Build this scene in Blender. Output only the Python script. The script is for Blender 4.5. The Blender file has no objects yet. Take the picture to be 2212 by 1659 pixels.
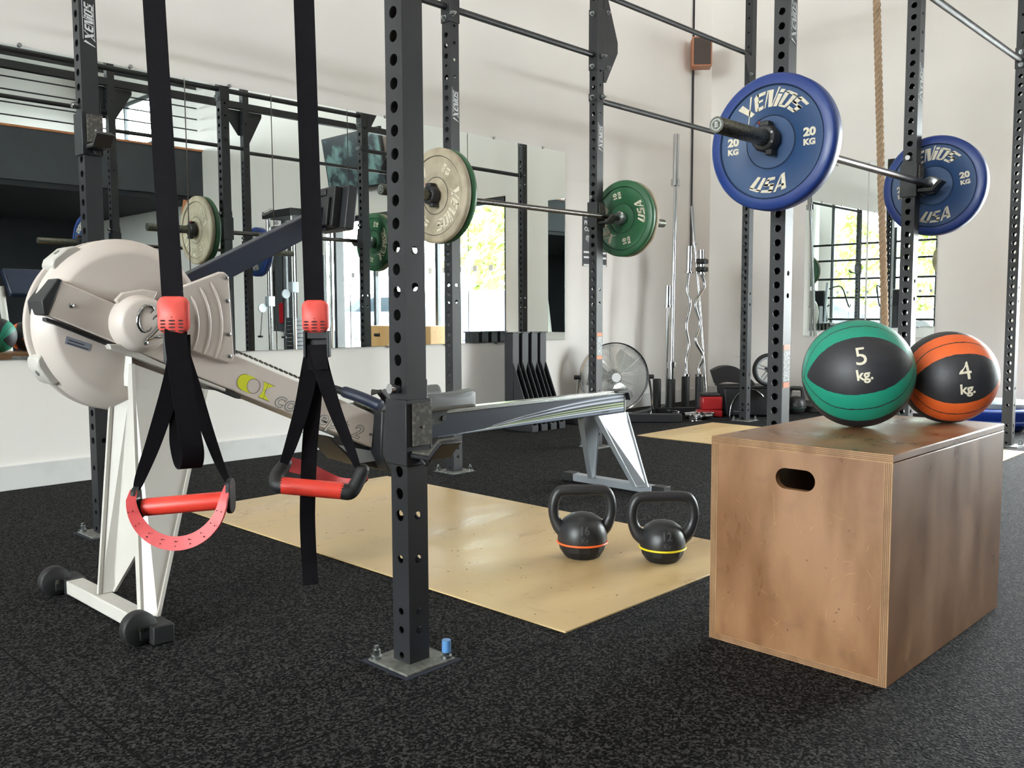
import bpy, math, random
import numpy as np
from mathutils import Matrix, Vector
random.seed(7)
PI = math.pi
C = bpy.context.scene.collection
sc = bpy.context.scene

# ------------------------------------------------------------------ camera
YAW, PIT, ROL = math.radians(44.027), math.radians(4.5246), math.radians(-.2241)
fw = Vector((math.cos(YAW)*math.cos(PIT), math.sin(YAW)*math.cos(PIT), -math.sin(PIT)))
rt = Vector((math.sin(YAW), -math.cos(YAW), 0)); up = rt.cross(fw)
r2 = math.cos(ROL)*rt+math.sin(ROL)*up; u2 = -math.sin(ROL)*rt+math.cos(ROL)*up
cd = bpy.data.cameras.new('camera'); cam = bpy.data.objects.new('camera', cd); C.objects.link(cam)
cd.sensor_width = 36; cd.lens = 1923/2212*36; cd.clip_start = .05; cd.clip_end = 300
mw = Matrix((r2, u2, -fw)).transposed().to_4x4(); mw.translation = (0, 0, .8)
cam.matrix_world = mw; sc.camera = cam

# ------------------------------------------------------------------ light and exposure
W = bpy.data.worlds.new('sky'); sc.world = W; W.use_nodes = True
bg = W.node_tree.nodes['Background']; bg.inputs[0].default_value = (.95, .96, 1, 1); bg.inputs[1].default_value = 50
sc.view_settings.view_transform = 'Standard'; sc.view_settings.look = 'None'
sc.view_settings.gamma = 1; sc.view_settings.use_curve_mapping = False
sc.view_settings.exposure = 0.12
sc.cycles.max_bounces = 12; sc.cycles.glossy_bounces = 8; sc.cycles.transparent_max_bounces = 16
sc.cycles.caustics_reflective = False; sc.cycles.caustics_refractive = False
sc.cycles.sample_clamp_indirect = 6
def portal(name, loc, rot, sx, sy):
    l = bpy.data.lights.new(name, 'AREA'); l.shape = 'RECTANGLE'; l.size = sx; l.size_y = sy; l.cycles.is_portal = True
    o = bpy.data.objects.new(name, l); o.location = loc; o.rotation_euler = rot; C.objects.link(o)
portal('portal_right', (7.30, -.2, 1.07), (0, PI/2, 0), 2.1, 3.9)
portal('portal_left', (-9.02, .91, 2.14), (0, -PI/2, 0), 4.1, 5.4)
portal('portal_front', (-1.9, -10.17, 3.85), (PI/2, 0, 0), 12.2, 1.7)
portal('portal_upper', (7.30, -8.4, 4.35), (0, PI/2, 0), .9, 2.6)
LAMP = 6.5

# ------------------------------------------------------------------ materials
MATS = {}
def mat(name, col, rough=.5, metal=0, noise=None, bump=None, spec=.5, emit=None, alpha=None, rnoise=None):
    if name in MATS: return MATS[name]
    m = bpy.data.materials.new(name); m.use_nodes = True; nt = m.node_tree; N = nt.nodes; L = nt.links
    b = N['Principled BSDF']; b.inputs['Base Color'].default_value = (*col, 1)
    b.inputs['Roughness'].default_value = rough; b.inputs['Metallic'].default_value = metal
    b.inputs['Specular IOR Level'].default_value = spec
    tc = N.new('ShaderNodeTexCoord')
    if noise:
        n = N.new('ShaderNodeTexNoise'); n.inputs['Scale'].default_value = noise[0]; n.inputs['Detail'].default_value = 6
        L.new(tc.outputs['Object'], n.inputs['Vector'])
        r = N.new('ShaderNodeValToRGB'); L.new(n.outputs['Fac'], r.inputs[0])
        c2 = noise[1]
        r.color_ramp.elements[0].position = noise[2] if len(noise) > 2 else .35; r.color_ramp.elements[0].color = (*col, 1)
        r.color_ramp.elements[1].position = noise[3] if len(noise) > 3 else .7; r.color_ramp.elements[1].color = (*c2, 1)
        L.new(r.outputs[0], b.inputs['Base Color'])
    if rnoise:
        n = N.new('ShaderNodeTexNoise'); n.inputs['Scale'].default_value = rnoise[0]; n.inputs['Detail'].default_value = 4
        L.new(tc.outputs['Object'], n.inputs['Vector'])
        mr = N.new('ShaderNodeMapRange'); mr.inputs['To Min'].default_value = rnoise[1]; mr.inputs['To Max'].default_value = rnoise[2]
        mr.inputs['From Min'].default_value = .3; mr.inputs['From Max'].default_value = .7
        L.new(n.outputs['Fac'], mr.inputs[0]); L.new(mr.outputs[0], b.inputs['Roughness'])
    if bump:
        n = N.new('ShaderNodeTexNoise'); n.inputs['Scale'].default_value = bump[0]; n.inputs['Detail'].default_value = 3
        L.new(tc.outputs['Object'], n.inputs['Vector'])
        bp = N.new('ShaderNodeBump'); bp.inputs['Strength'].default_value = bump[1]; bp.inputs['Distance'].default_value = bump[2] if len(bump) > 2 else .001
        L.new(n.outputs['Fac'], bp.inputs['Height']); L.new(bp.outputs[0], b.inputs['Normal'])
    if emit:
        b.inputs['Emission Color'].default_value = (*emit[0], 1); b.inputs['Emission Strength'].default_value = emit[1]
    MATS[name] = m; return m
def srgb(r, g, b):
    f = lambda c: ((c/255+.055)/1.055)**2.4 if c > 10 else c/255/12.92
    return (f(r), f(g), f(b))
M_steel = mat('powder_coated_steel', srgb(24, 25, 29), .48, 0, (6, srgb(27, 28, 32)), (1400, .10, .0002))
M_dark = mat('dark_plastic', srgb(22, 23, 26), .5, 0, (60, srgb(30, 31, 34)))
M_blk = mat('black_rubber', srgb(15, 15, 17), .6, 0, (80, srgb(24, 24, 26)), (500, .2, .0005))
M_zinc = mat('zinc', srgb(190, 195, 195), .28, 1, (90, srgb(150, 155, 155)))
M_chrome = mat('chrome', (.52, .53, .54), .10, 1)
M_wornchrome = mat('worn_chrome', srgb(120, 120, 112), .35, 1, (160, srgb(70, 70, 62), .4, .65), (300, .3, .0003))
M_wall = mat('white_paint', srgb(230, 226, 221), .75, 0, (1.3, srgb(225, 221, 217)), (60, .06, .002))
M_base = mat('baseboard_paint', srgb(214, 214, 212), .5, 0, (6, srgb(200, 200, 198), .55, .8))
M_ceil = mat('ceiling_paint', srgb(215, 212, 205), .9)
M_char = mat('charcoal_paint', srgb(58, 62, 66), .8, 0, (2, srgb(52, 56, 60)))
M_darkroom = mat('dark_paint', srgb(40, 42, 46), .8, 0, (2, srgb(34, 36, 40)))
M_orange = mat('orange_wood', srgb(176, 112, 66), .5, 0, (8, srgb(150, 92, 54)))
M_mirror = mat('mirror_glass', (.86, .92, .90), .004, 1)
M_cream = mat('cream_lettering', srgb(214, 205, 184), .55, 0, (120, srgb(190, 180, 160), .5, .8))
M_white = mat('white_sticker', srgb(225, 226, 228), .5)
M_grey = mat('grey_rower_shell', srgb(206, 195, 187), .38, 0, (5, srgb(200, 189, 181)), (700, .05, .0003))
M_pale = mat('pale_steel', srgb(192, 188, 181), .33, 0, (7, srgb(185, 181, 174)))
M_navy = mat('navy_metal', srgb(22, 29, 47), .36, 0, (9, srgb(25, 33, 52)))
M_navygrip = mat('navy_rubber', srgb(20, 29, 52), .5)
M_seat = mat('seat_grey', srgb(92, 94, 96), .5, 0, (20, srgb(84, 86, 88)), (300, .1, .0006))
M_alu = mat('aluminium_rail', srgb(205, 208, 205), .22, .9)
M_silver = mat('silver_paint', srgb(160, 166, 172), .3, .25, (9, srgb(150, 156, 162)))
M_webb = mat('black_webbing', srgb(14, 12, 15), .85, 0, (40, srgb(18, 16, 20)), (1500, .4, .0006), spec=.12)
M_red = mat('red_rubber', srgb(212, 70, 62), .5, 0, (40, srgb(220, 88, 78)), (600, .08, .0004))
M_redgrip = mat('red_foam', srgb(214, 60, 44), .42, 0, (25, srgb(196, 48, 36)))
M_redc = mat('red_cradle_rubber', srgb(186, 56, 58), .5, 0, (40, srgb(194, 66, 68)), (600, .08, .0004))
M_slot = mat('dark_slot', srgb(60, 12, 12), .8)
M_iron = mat('cast_iron', srgb(30, 31, 34), .38, 0, (25, srgb(38, 39, 42)), (420, .35, .0006), rnoise=(14, .3, .5))
M_blue = mat('blue_bumper', srgb(24, 50, 116), .42, 0, (6, srgb(30, 58, 118), .4, .7), (200, .05, .0005), rnoise=(9, .32, .5))
M_bluein = mat('blue_bumper_face', srgb(28, 60, 102), .5, 0, (7, srgb(34, 66, 106), .4, .7), (200, .05, .0005))
M_green = mat('green_bumper', srgb(42, 92, 58), .4, 0, (7, srgb(36, 80, 52)), (200, .05, .0005))
M_beige = mat('worn_beige_bumper', srgb(172, 160, 138), .6, 0, (11, srgb(140, 128, 108), .4, .7), (150, .15, .0008))
M_groove = mat('groove_shadow_rubber', srgb(16, 24, 40), .8)
M_rope = mat('rope', srgb(178, 152, 126), .85, 0, (160, srgb(150, 124, 98)), (300, .5, .001))
M_orangelab = mat('orange_label', srgb(224, 120, 70), .5)
M_greylab = mat('grey_label', srgb(120, 124, 126), .5, 0, (150, srgb(190, 192, 192), .45, .55))
M_lime = mat('lime_decal', srgb(205, 208, 40), .4)
M_ink = mat('ink', srgb(40, 40, 44), .5)
M_wood = mat('speaker_wood', srgb(176, 116, 84), .5, 0, (30, srgb(156, 98, 70)))
M_cloth = mat('speaker_cloth', srgb(74, 64, 60), .9, 0, None, (900, .3, .001))
M_redbox = mat('red_plastic', srgb(150, 22, 30), .35)
M_bluepl = mat('blue_plastic', srgb(26, 50, 130), .25)
M_leaf = mat('leaves', srgb(168, 190, 84), .7, 0, (3.5, srgb(92, 128, 46), .35, .7), (10, 1, .3))
M_bark = mat('bark', srgb(100, 84, 66), .9)
M_asph = mat('pale_paving', srgb(190, 190, 188), .9, 0, (.6, srgb(170, 172, 170)))
M_car1 = mat('dark_car_paint', srgb(60, 66, 78), .2, .3); M_car2 = mat('white_car_paint', srgb(220, 222, 226), .2)
M_carglass = mat('car_glass', srgb(30, 36, 40), .05)
M_mullion = mat('dark_window_frame', srgb(46, 52, 56), .45)
M_lamp = mat('lamp_panel', (1, 1, 1), .5, emit=((1, .84, .72), LAMP))
M_lampdim = mat('lamp_panel_strip', (1, 1, 1), .5, emit=((1, .93, .82), 6))
M_lab = mat('printed_paper', srgb(205, 207, 212), .6)

def wood_mat(name, c1, c2, c3, rough, sc_, rot=False):
    m = bpy.data.materials.new(name); m.use_nodes = True; nt = m.node_tree; N = nt.nodes; L = nt.links; b = N['Principled BSDF']
    tc = N.new('ShaderNodeTexCoord')
    mp = N.new('ShaderNodeMapping'); mp.inputs['Scale'].default_value = (1, 1, .35) if not rot else (.35, 1, 1); L.new(tc.outputs['Object'], mp.inputs[0])
    n = N.new('ShaderNodeTexNoise'); n.inputs['Scale'].default_value = sc_; n.inputs['Detail'].default_value = 8; n.inputs['Roughness'].default_value = .6; L.new(mp.outputs[0], n.inputs['Vector'])
    r = N.new('ShaderNodeValToRGB'); L.new(n.outputs['Fac'], r.inputs[0])
    r.color_ramp.elements[0].position = .36; r.color_ramp.elements[0].color = (*c1, 1); r.color_ramp.elements[1].position = .62; r.color_ramp.elements[1].color = (*c2, 1)
    # fine scratches: thin bands of a stretched wave pattern
    mp2 = N.new('ShaderNodeMapping'); mp2.inputs['Scale'].default_value = (70, 70, 6); mp2.inputs['Rotation'].default_value = (.5, .35, .6); L.new(tc.outputs['Object'], mp2.inputs[0])
    n2 = N.new('ShaderNodeTexNoise'); n2.inputs['Scale'].default_value = 1.3; n2.inputs['Detail'].default_value = 1; L.new(mp2.outputs[0], n2.inputs['Vector'])
    r2_ = N.new('ShaderNodeValToRGB'); L.new(n2.outputs['Fac'], r2_.inputs[0]); r2_.color_ramp.elements[0].position = .95; r2_.color_ramp.elements[1].position = 1
    n3 = N.new('ShaderNodeTexNoise'); n3.inputs['Scale'].default_value = 16; n3.inputs['Detail'].default_value = 2; L.new(tc.outputs['Object'], n3.inputs['Vector'])
    r3 = N.new('ShaderNodeValToRGB'); L.new(n3.outputs['Fac'], r3.inputs[0]); r3.color_ramp.elements[0].position = .60; r3.color_ramp.elements[1].position = .85
    mx = N.new('ShaderNodeMix'); mx.data_type = 'RGBA'; L.new(r.outputs[0], mx.inputs[6]); mx.inputs[7].default_value = (*c3, 1)
    L.new(r2_.outputs[0], mx.inputs[0])
    mx2 = N.new('ShaderNodeMix'); mx2.data_type = 'RGBA'; L.new(mx.outputs[2], mx2.inputs[6]); mx2.inputs[7].default_value = (c1[0]*.45, c1[1]*.4, c1[2]*.4, 1)
    ml = N.new('ShaderNodeMath'); ml.operation = 'MULTIPLY'; ml.inputs[1].default_value = .4; L.new(r3.outputs[0], ml.inputs[0]); L.new(ml.outputs[0], mx2.inputs[0])
    L.new(mx2.outputs[2], b.inputs['Base Color']); mrr = N.new('ShaderNodeMapRange'); mrr.inputs['From Min'].default_value = .35; mrr.inputs['From Max'].default_value = .65; mrr.inputs['To Min'].default_value = rough*.75; mrr.inputs['To Max'].default_value = rough*1.35; L.new(n.outputs['Fac'], mrr.inputs[0]); L.new(mrr.outputs[0], b.inputs['Roughness'])
    bp = N.new('ShaderNodeBump'); bp.inputs['Strength'].default_value = .5; bp.inputs['Distance'].default_value = .0015; L.new(n.outputs['Fac'], bp.inputs['Height']); L.new(bp.outputs[0], b.inputs['Normal'])
    MATS[name] = m; return m
M_ply = wood_mat('worn_plywood', srgb(110, 74, 46), srgb(140, 99, 63), srgb(200, 170, 130), .34, 7)
M_plyedge = wood_mat('plywood_edge', srgb(130, 96, 64), srgb(160, 124, 86), srgb(140, 104, 72), .5, 20)
M_plat = wood_mat('pale_platform_plywood', srgb(186, 158, 112), srgb(200, 174, 128), srgb(170, 140, 98), .33, 4, True)
M_boxwood = wood_mat('light_box_wood', srgb(196, 152, 100), srgb(212, 172, 120), srgb(222, 196, 158), .5, 5)

M_ply.node_tree.nodes['Principled BSDF'].inputs['Specular IOR Level'].default_value = .9
# black crumb rubber tiles with butt joints
m = bpy.data.materials.new('crumb_rubber'); m.use_nodes = True; nt = m.node_tree; N = nt.nodes; L = nt.links; b = N['Principled BSDF']
tc = N.new('ShaderNodeTexCoord'); sp = N.new('ShaderNodeSeparateXYZ')
wob = N.new('ShaderNodeTexNoise'); wob.inputs['Scale'].default_value = 60; L.new(tc.outputs['Object'], wob.inputs['Vector'])
wm = N.new('ShaderNodeVectorMath'); wm.operation = 'SCALE'; wm.inputs['Scale'].default_value = .006; L.new(wob.outputs['Color'], wm.inputs[0])
wa = N.new('ShaderNodeVectorMath'); wa.operation = 'ADD'; L.new(tc.outputs['Object'], wa.inputs[0]); L.new(wm.outputs[0], wa.inputs[1]); L.new(wa.outputs[0], sp.inputs[0])
seams = []
for ax, off, per in (('X', .648, 1.01), ('Y', 1.402, 1.02)):
    s = N.new('ShaderNodeMath'); s.operation = 'SUBTRACT'; s.inputs[1].default_value = off; L.new(sp.outputs[ax], s.inputs[0])
    d = N.new('ShaderNodeMath'); d.operation = 'DIVIDE'; d.inputs[1].default_value = per; L.new(s.outputs[0], d.inputs[0])
    f = N.new('ShaderNodeMath'); f.operation = 'PINGPONG'; f.inputs[1].default_value = .5; L.new(d.outputs[0], f.inputs[0])
    c = N.new('ShaderNodeMath'); c.operation = 'LESS_THAN'; c.inputs[1].default_value = .0022; L.new(f.outputs[0], c.inputs[0]); seams.append(c)
mxs = N.new('ShaderNodeMath'); mxs.operation = 'MAXIMUM'; L.new(seams[0].outputs[0], mxs.inputs[0]); L.new(seams[1].outputs[0], mxs.inputs[1])
n1 = N.new('ShaderNodeTexVoronoi'); n1.inputs['Scale'].default_value = 210; L.new(tc.outputs['Object'], n1.inputs['Vector'])
sg = N.new('ShaderNodeSeparateColor'); L.new(n1.outputs['Color'], sg.inputs[0])
r1 = N.new('ShaderNodeValToRGB'); L.new(sg.outputs[0], r1.inputs[0])
r1.color_ramp.elements[0].position = .45; r1.color_ramp.elements[0].color = (*srgb(7, 7, 9), 1)
r1.color_ramp.elements[1].position = 1; r1.color_ramp.elements[1].color = (*srgb(66, 65, 64), 1)
nb = N.new('ShaderNodeTexNoise'); nb.inputs['Scale'].default_value = 150; nb.inputs['Detail'].default_value = 2; L.new(tc.outputs['Object'], nb.inputs['Vector'])
n4 = N.new('ShaderNodeTexVoronoi'); n4.inputs['Scale'].default_value = 26; L.new(tc.outputs['Object'], n4.inputs['Vector'])
c4 = N.new('ShaderNodeMath'); c4.operation = 'LESS_THAN'; c4.inputs[1].default_value = .045; L.new(n4.outputs['Distance'], c4.inputs[0])
mxd = N.new('ShaderNodeMix'); mxd.data_type = 'RGBA'; L.new(c4.outputs[0], mxd.inputs[0]); L.new(r1.outputs[0], mxd.inputs[6]); mxd.inputs[7].default_value = (*srgb(80, 80, 80), 1)
mx = N.new('ShaderNodeMix'); mx.data_type = 'RGBA'; L.new(mxs.outputs[0], mx.inputs[0]); L.new(mxd.outputs[2], mx.inputs[6]); mx.inputs[7].default_value = (.002, .002, .002, 1)
L.new(mx.outputs[2], b.inputs['Base Color']); b.inputs['Roughness'].default_value = .85; b.inputs['Specular IOR Level'].default_value = .08
bp = N.new('ShaderNodeBump'); bp.inputs['Strength'].default_value = 1; bp.inputs['Distance'].default_value = .004; hs = N.new('ShaderNodeMath'); hs.operation = 'MULTIPLY_ADD'; hs.inputs[1].default_value = .5; L.new(sg.outputs[1], hs.inputs[0]); L.new(nb.outputs['Fac'], hs.inputs[2]); L.new(hs.outputs[0], bp.inputs['Height']); L.new(bp.outputs[0], b.inputs['Normal'])
M_floor = m
# window glass: clear with a reflection at the surface
m = bpy.data.materials.new('window_glass'); m.use_nodes = True; nt = m.node_tree; N = nt.nodes; L = nt.links; N.remove(N['Principled BSDF'])
tr = N.new('ShaderNodeBsdfTransparent'); tr.inputs[0].default_value = (.93, .96, .95, 1); gl = N.new('ShaderNodeBsdfGlossy'); gl.inputs['Roughness'].default_value = .01
lw = N.new('ShaderNodeLayerWeight'); lw.inputs[0].default_value = .5; fr = N.new('ShaderNodeMath'); fr.operation = 'POWER'; fr.inputs[1].default_value = 4; L.new(lw.outputs['Facing'], fr.inputs[0]); mx = N.new('ShaderNodeMixShader'); L.new(fr.outputs[0], mx.inputs[0]); L.new(tr.outputs[0], mx.inputs[1]); L.new(gl.outputs[0], mx.inputs[2])
L.new(mx.outputs[0], N['Material Output'].inputs[0]); M_glass = m

def ball_mat(name, col):
    m = bpy.data.materials.new(name); m.use_nodes = True; nt = m.node_tree; N = nt.nodes; L = nt.links; b = N['Principled BSDF']
    def mth(op, a, c=None, v=None):
        n = N.new('ShaderNodeMath'); n.operation = op
        if isinstance(a, (int, float)): n.inputs[0].default_value = a
        else: L.new(a, n.inputs[0])
        if c is not None: L.new(c, n.inputs[1])
        if v is not None: n.inputs[1].default_value = v
        return n.outputs[0]
    tc = N.new('ShaderNodeTexCoord'); nm = N.new('ShaderNodeVectorMath'); nm.operation = 'NORMALIZE'; L.new(tc.outputs['Object'], nm.inputs[0])
    sp = N.new('ShaderNodeSeparateXYZ'); L.new(nm.outputs[0], sp.inputs[0])
    wob = N.new('ShaderNodeTexNoise'); wob.inputs['Scale'].default_value = 90; L.new(tc.outputs['Object'], wob.inputs['Vector'])
    ay = mth('ABSOLUTE', sp.outputs['Y']); az = mth('ABSOLUTE', sp.outputs['Z']); ax = mth('ABSOLUTE', sp.outputs['X'])
    beta = mth('ARCTAN2', az, ay)
    def ell(a, be, p):
        x = mth('POWER', mth('DIVIDE', ax, v=a), v=p); y = mth('POWER', mth('DIVIDE', beta, v=math.radians(be)), v=2)
        s = mth('ADD', x, y); return mth('ADD', s, mth('MULTIPLY', mth('SUBTRACT', wob.outputs['Fac'], v=.5), v=.10))
    inn = ell(.9, 31, 3.0); out = ell(.99, 68, 10); seam = mth('ABSOLUTE', mth('SUBTRACT', ell(.955, 49, 5), v=1.0))
    isc = mth('MULTIPLY', mth('GREATER_THAN', inn, v=1.0), mth('LESS_THAN', out, v=1.0))
    isc = mth('MULTIPLY', isc, mth('GREATER_THAN', seam, v=.035))
    mx = N.new('ShaderNodeMix'); mx.data_type = 'RGBA'; L.new(isc, mx.inputs[0]); mx.inputs[6].default_value = (*srgb(38, 38, 42), 1); mx.inputs[7].default_value = (*col, 1)
    L.new(mx.outputs[2], b.inputs['Base Color']); b.inputs['Roughness'].default_value = .5
    v = N.new('ShaderNodeTexVoronoi'); v.inputs['Scale'].default_value = 420; L.new(tc.outputs['Object'], v.inputs['Vector'])
    bp = N.new('ShaderNodeBump'); bp.inputs['Strength'].default_value = .35; bp.inputs['Distance'].default_value = .0006; L.new(v.outputs['Distance'], bp.inputs['Height']); L.new(bp.outputs[0], b.inputs['Normal'])
    return m

# ------------------------------------------------------------------ geometry helpers
class G:
    def __init__(s): s.v = []; s.f = []
    def add(s, vs, fs):
        o = len(s.v); s.v += [tuple(p) for p in vs]; s.f += [tuple(i+o for i in f) for f in fs]; return s
    def box(s, x0, x1, y0, y1, z0, z1, M=None):
        vs = [Vector((x, y, z)) for x in (x0, x1) for y in (y0, y1) for z in (z0, z1)]
        if M: vs = [M @ p for p in vs]
        return s.add(vs, [(0, 1, 3, 2), (4, 6, 7, 5), (0, 4, 5, 1), (2, 3, 7, 6), (0, 2, 6, 4), (1, 5, 7, 3)])
    def prism(s, pts, vec):
        n = len(pts); a = [Vector(p) for p in pts]; bb = [p+Vector(vec) for p in a]
        return s.add(a+bb, [tuple(range(n))[::-1], tuple(range(n, 2*n))]+[(i, (i+1) % n, n+(i+1) % n, n+i) for i in range(n)])
    def loft(s, a, b):
        n = len(a)
        return s.add(list(a)+list(b), [tuple(range(n))[::-1], tuple(range(n, 2*n))]+[(i, (i+1) % n, n+(i+1) % n, n+i) for i in range(n)])
    def tube(s, path, r, n=12, caps=True, closed=False):
        P = [Vector(p) for p in path]; k = len(P); R = r if isinstance(r, (list, tuple)) else [r]*k
        vs = []; pu = None
        for i in range(k):
            if closed: t = P[(i+1) % k]-P[i-1]
            else: t = P[min(i+1, k-1)]-P[max(i-1, 0)]
            t.normalize()
            if pu is None: pu = Vector((0, 0, 1)) if abs(t.z) < .9 else Vector((0, 1, 0))
            u = (pu-t*pu.dot(t)).normalized(); w = t.cross(u); pu = u
            for j in range(n):
                a = 2*PI*j/n; vs.append(P[i]+(u*math.cos(a)+w*math.sin(a))*R[i])
        fs = []
        for i in range(k if closed else k-1):
            i2 = (i+1) % k
            for j in range(n): fs.append((i*n+j, i*n+(j+1) % n, i2*n+(j+1) % n, i2*n+j))
        if caps and not closed: fs += [tuple(range(n))[::-1], tuple((k-1)*n+j for j in range(n))]
        return s.add(vs, fs)
    def cyl(s, a, b, r, n=20): return s.tube([a, b], r, n)
    def lathe(s, prof, o, ax, n=48, closed=False):
        ax = Vector(ax).normalized(); u = Vector((0, 0, 1)) if abs(ax.z) < .9 else Vector((1, 0, 0)); u = (u-ax*u.dot(ax)).normalized(); w = ax.cross(u); o = Vector(o)
        k = len(prof); vs = [o+ax*h+(u*math.cos(2*PI*j/n)+w*math.sin(2*PI*j/n))*max(r, 1e-5) for r, h in prof for j in range(n)]
        fs = [(i*n+j, i*n+(j+1) % n, ((i+1) % k)*n+(j+1) % n, ((i+1) % k)*n+j) for i in range(k if closed else k-1) for j in range(n)]
        return s.add(vs, fs)
    def ribbon(s, pts, wd, w, t):
        P = [Vector(p) for p in pts]; k = len(P); vs = []
        for i in range(k):
            tg = (P[min(i+1, k-1)]-P[max(i-1, 0)]).normalized(); d = Vector(wd[i] if isinstance(wd[0], (tuple, list, Vector)) else wd)
            d = (d-tg*d.dot(tg)).normalized(); nn = tg.cross(d); ww = w[i] if isinstance(w, (list, tuple)) else w
            for a, b2 in ((-1, -1), (1, -1), (1, 1), (-1, 1)): vs.append(P[i]+d*ww/2*a+nn*t/2*b2)
        fs = [(0, 3, 2, 1), (4*k-4, 4*k-3, 4*k-2, 4*k-1)]
        for i in range(k-1):
            for j in range(4): fs.append((4*i+j, 4*i+(j+1) % 4, 4*i+4+(j+1) % 4, 4*i+4+j))
        return s.add(vs, fs)
    def sphere(s, c, r, nu=24, nv=12, sz=1):
        prof = [(r*math.sin(PI*i/nv), -r*math.cos(PI*i/nv)*sz) for i in range(nv+1)]
        return s.lathe(prof, c, (0, 0, 1), nu)
    def build(s, name, m, parent=None, bevel=0, flat=False, sub=0, ang=38):
        me = bpy.data.meshes.new(name); me.from_pydata(s.v, [], s.f); me.materials.append(m); me.update()
        import bmesh
        bm = bmesh.new(); bm.from_mesh(me); bmesh.ops.remove_doubles(bm, verts=bm.verts, dist=1e-6); bmesh.ops.recalc_face_normals(bm, faces=bm.faces); bm.to_mesh(me); bm.free()
        if not flat:
            me.shade_smooth(); me.set_sharp_from_angle(angle=math.radians(ang))
        o = bpy.data.objects.new(name, me); C.objects.link(o); o.parent = parent
        if bevel:
            b = o.modifiers.new('bevel', 'BEVEL'); b.width = bevel; b.segments = 2; b.limit_method = 'ANGLE'; b.angle_limit = math.radians(40)
        if sub:
            b = o.modifiers.new('sub', 'SUBSURF'); b.levels = sub; b.render_levels = sub
        return o
def holed(g, o, ux, nrm, w, z0, z1, holes, dep, uz=(0, 0, 1), n=16):
    """a face w wide from z0 to z1 with round holes on its centre line, each with a short rim"""
    o = Vector(o); ux = Vector(ux); nrm = Vector(nrm); uz = Vector(uz); cur = z0; H = sorted(holes)
    pt = lambda a, z, d=0: o+ux*a+uz*z-nrm*d
    for i, (z, r) in enumerate(H):
        h = .024
        if i > 0: h = min(h, (z-H[i-1][0])/2)
        if i < len(H)-1: h = min(h, (H[i+1][0]-z)/2)
        h = min(h, z-z0, z1-z)
        if z-h > cur+1e-5: g.add([pt(0, cur), pt(w, cur), pt(w, z-h), pt(0, z-h)], [(0, 1, 2, 3)])
        cur = z+h; ca = math.atan2(h, w/2)
        A = sorted([2*PI*j/n+.01 for j in range(n)]+[ca, PI-ca, PI+ca, 2*PI-ca]); vs = []
        for a in A:
            c, s_ = math.cos(a), math.sin(a); k = min((w/2)/abs(c) if abs(c) > 1e-6 else 9, h/abs(s_) if abs(s_) > 1e-6 else 9)
            vs += [pt(w/2+c*r, z+s_*r), pt(w/2+c*k, z+s_*k), pt(w/2+c*r, z+s_*r, dep)]
        k = len(A); fs = []
        for j in range(k):
            q = (j+1) % k; fs += [(3*j, 3*j+1, 3*q+1, 3*q), (3*j, 3*q, 3*q+2, 3*j+2)]
        g.add(vs, fs)
    if z1 > cur+1e-5: g.add([pt(0, cur), pt(w, cur), pt(w, z1), pt(0, z1)], [(0, 1, 2, 3)])
def tag(o, label=None, cat=None, group=None, kind=None):
    if label: o['label'] = label
    if cat: o['category'] = cat
    if group: o['group'] = group
    if kind: o['kind'] = kind
    return o
def empty(name, loc=(0, 0, 0), rz=0, label=None, cat=None, group=None, kind=None, parent=None):
    o = bpy.data.objects.new(name, None); C.objects.link(o); o.location = loc; o.rotation_euler = (0, 0, rz); o.parent = parent
    return tag(o, label, cat, group, kind)
def kids(o): return [c for c in bpy.data.objects if c.parent == o]
def copy_tree(o, parent=None):
    c = o.copy(); C.objects.link(c); c.parent = parent
    for ch in kids(o): copy_tree(ch, c)
    return c
_tc = {}
def text(s, size, bold=0, shear=0, ext=.0004, res=3, space=1):
    key = (s, size, bold, shear, ext, space)
    if key not in _tc:
        cu = bpy.data.curves.new('t', 'FONT'); cu.body = s; cu.size = size; cu.align_x = 'CENTER'; cu.align_y = 'CENTER'; cu.offset = bold; cu.shear = shear; cu.extrude = ext; cu.resolution_u = res; cu.space_character = space
        o = bpy.data.objects.new('t', cu); C.objects.link(o); bpy.context.view_layer.update()
        dg = bpy.context.evaluated_depsgraph_get(); me = bpy.data.meshes.new_from_object(o.evaluated_get(dg))
        _tc[key] = ([tuple(v.co) for v in me.vertices], [tuple(p.vertices) for p in me.polygons])
        bpy.data.objects.remove(o); bpy.data.curves.remove(cu); bpy.data.meshes.remove(me)
    return _tc[key]
def addtext(g, s, size, fn, **k):
    vs, fs = text(s, size, **k); g.add([fn(*p) for p in vs], fs)


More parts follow.
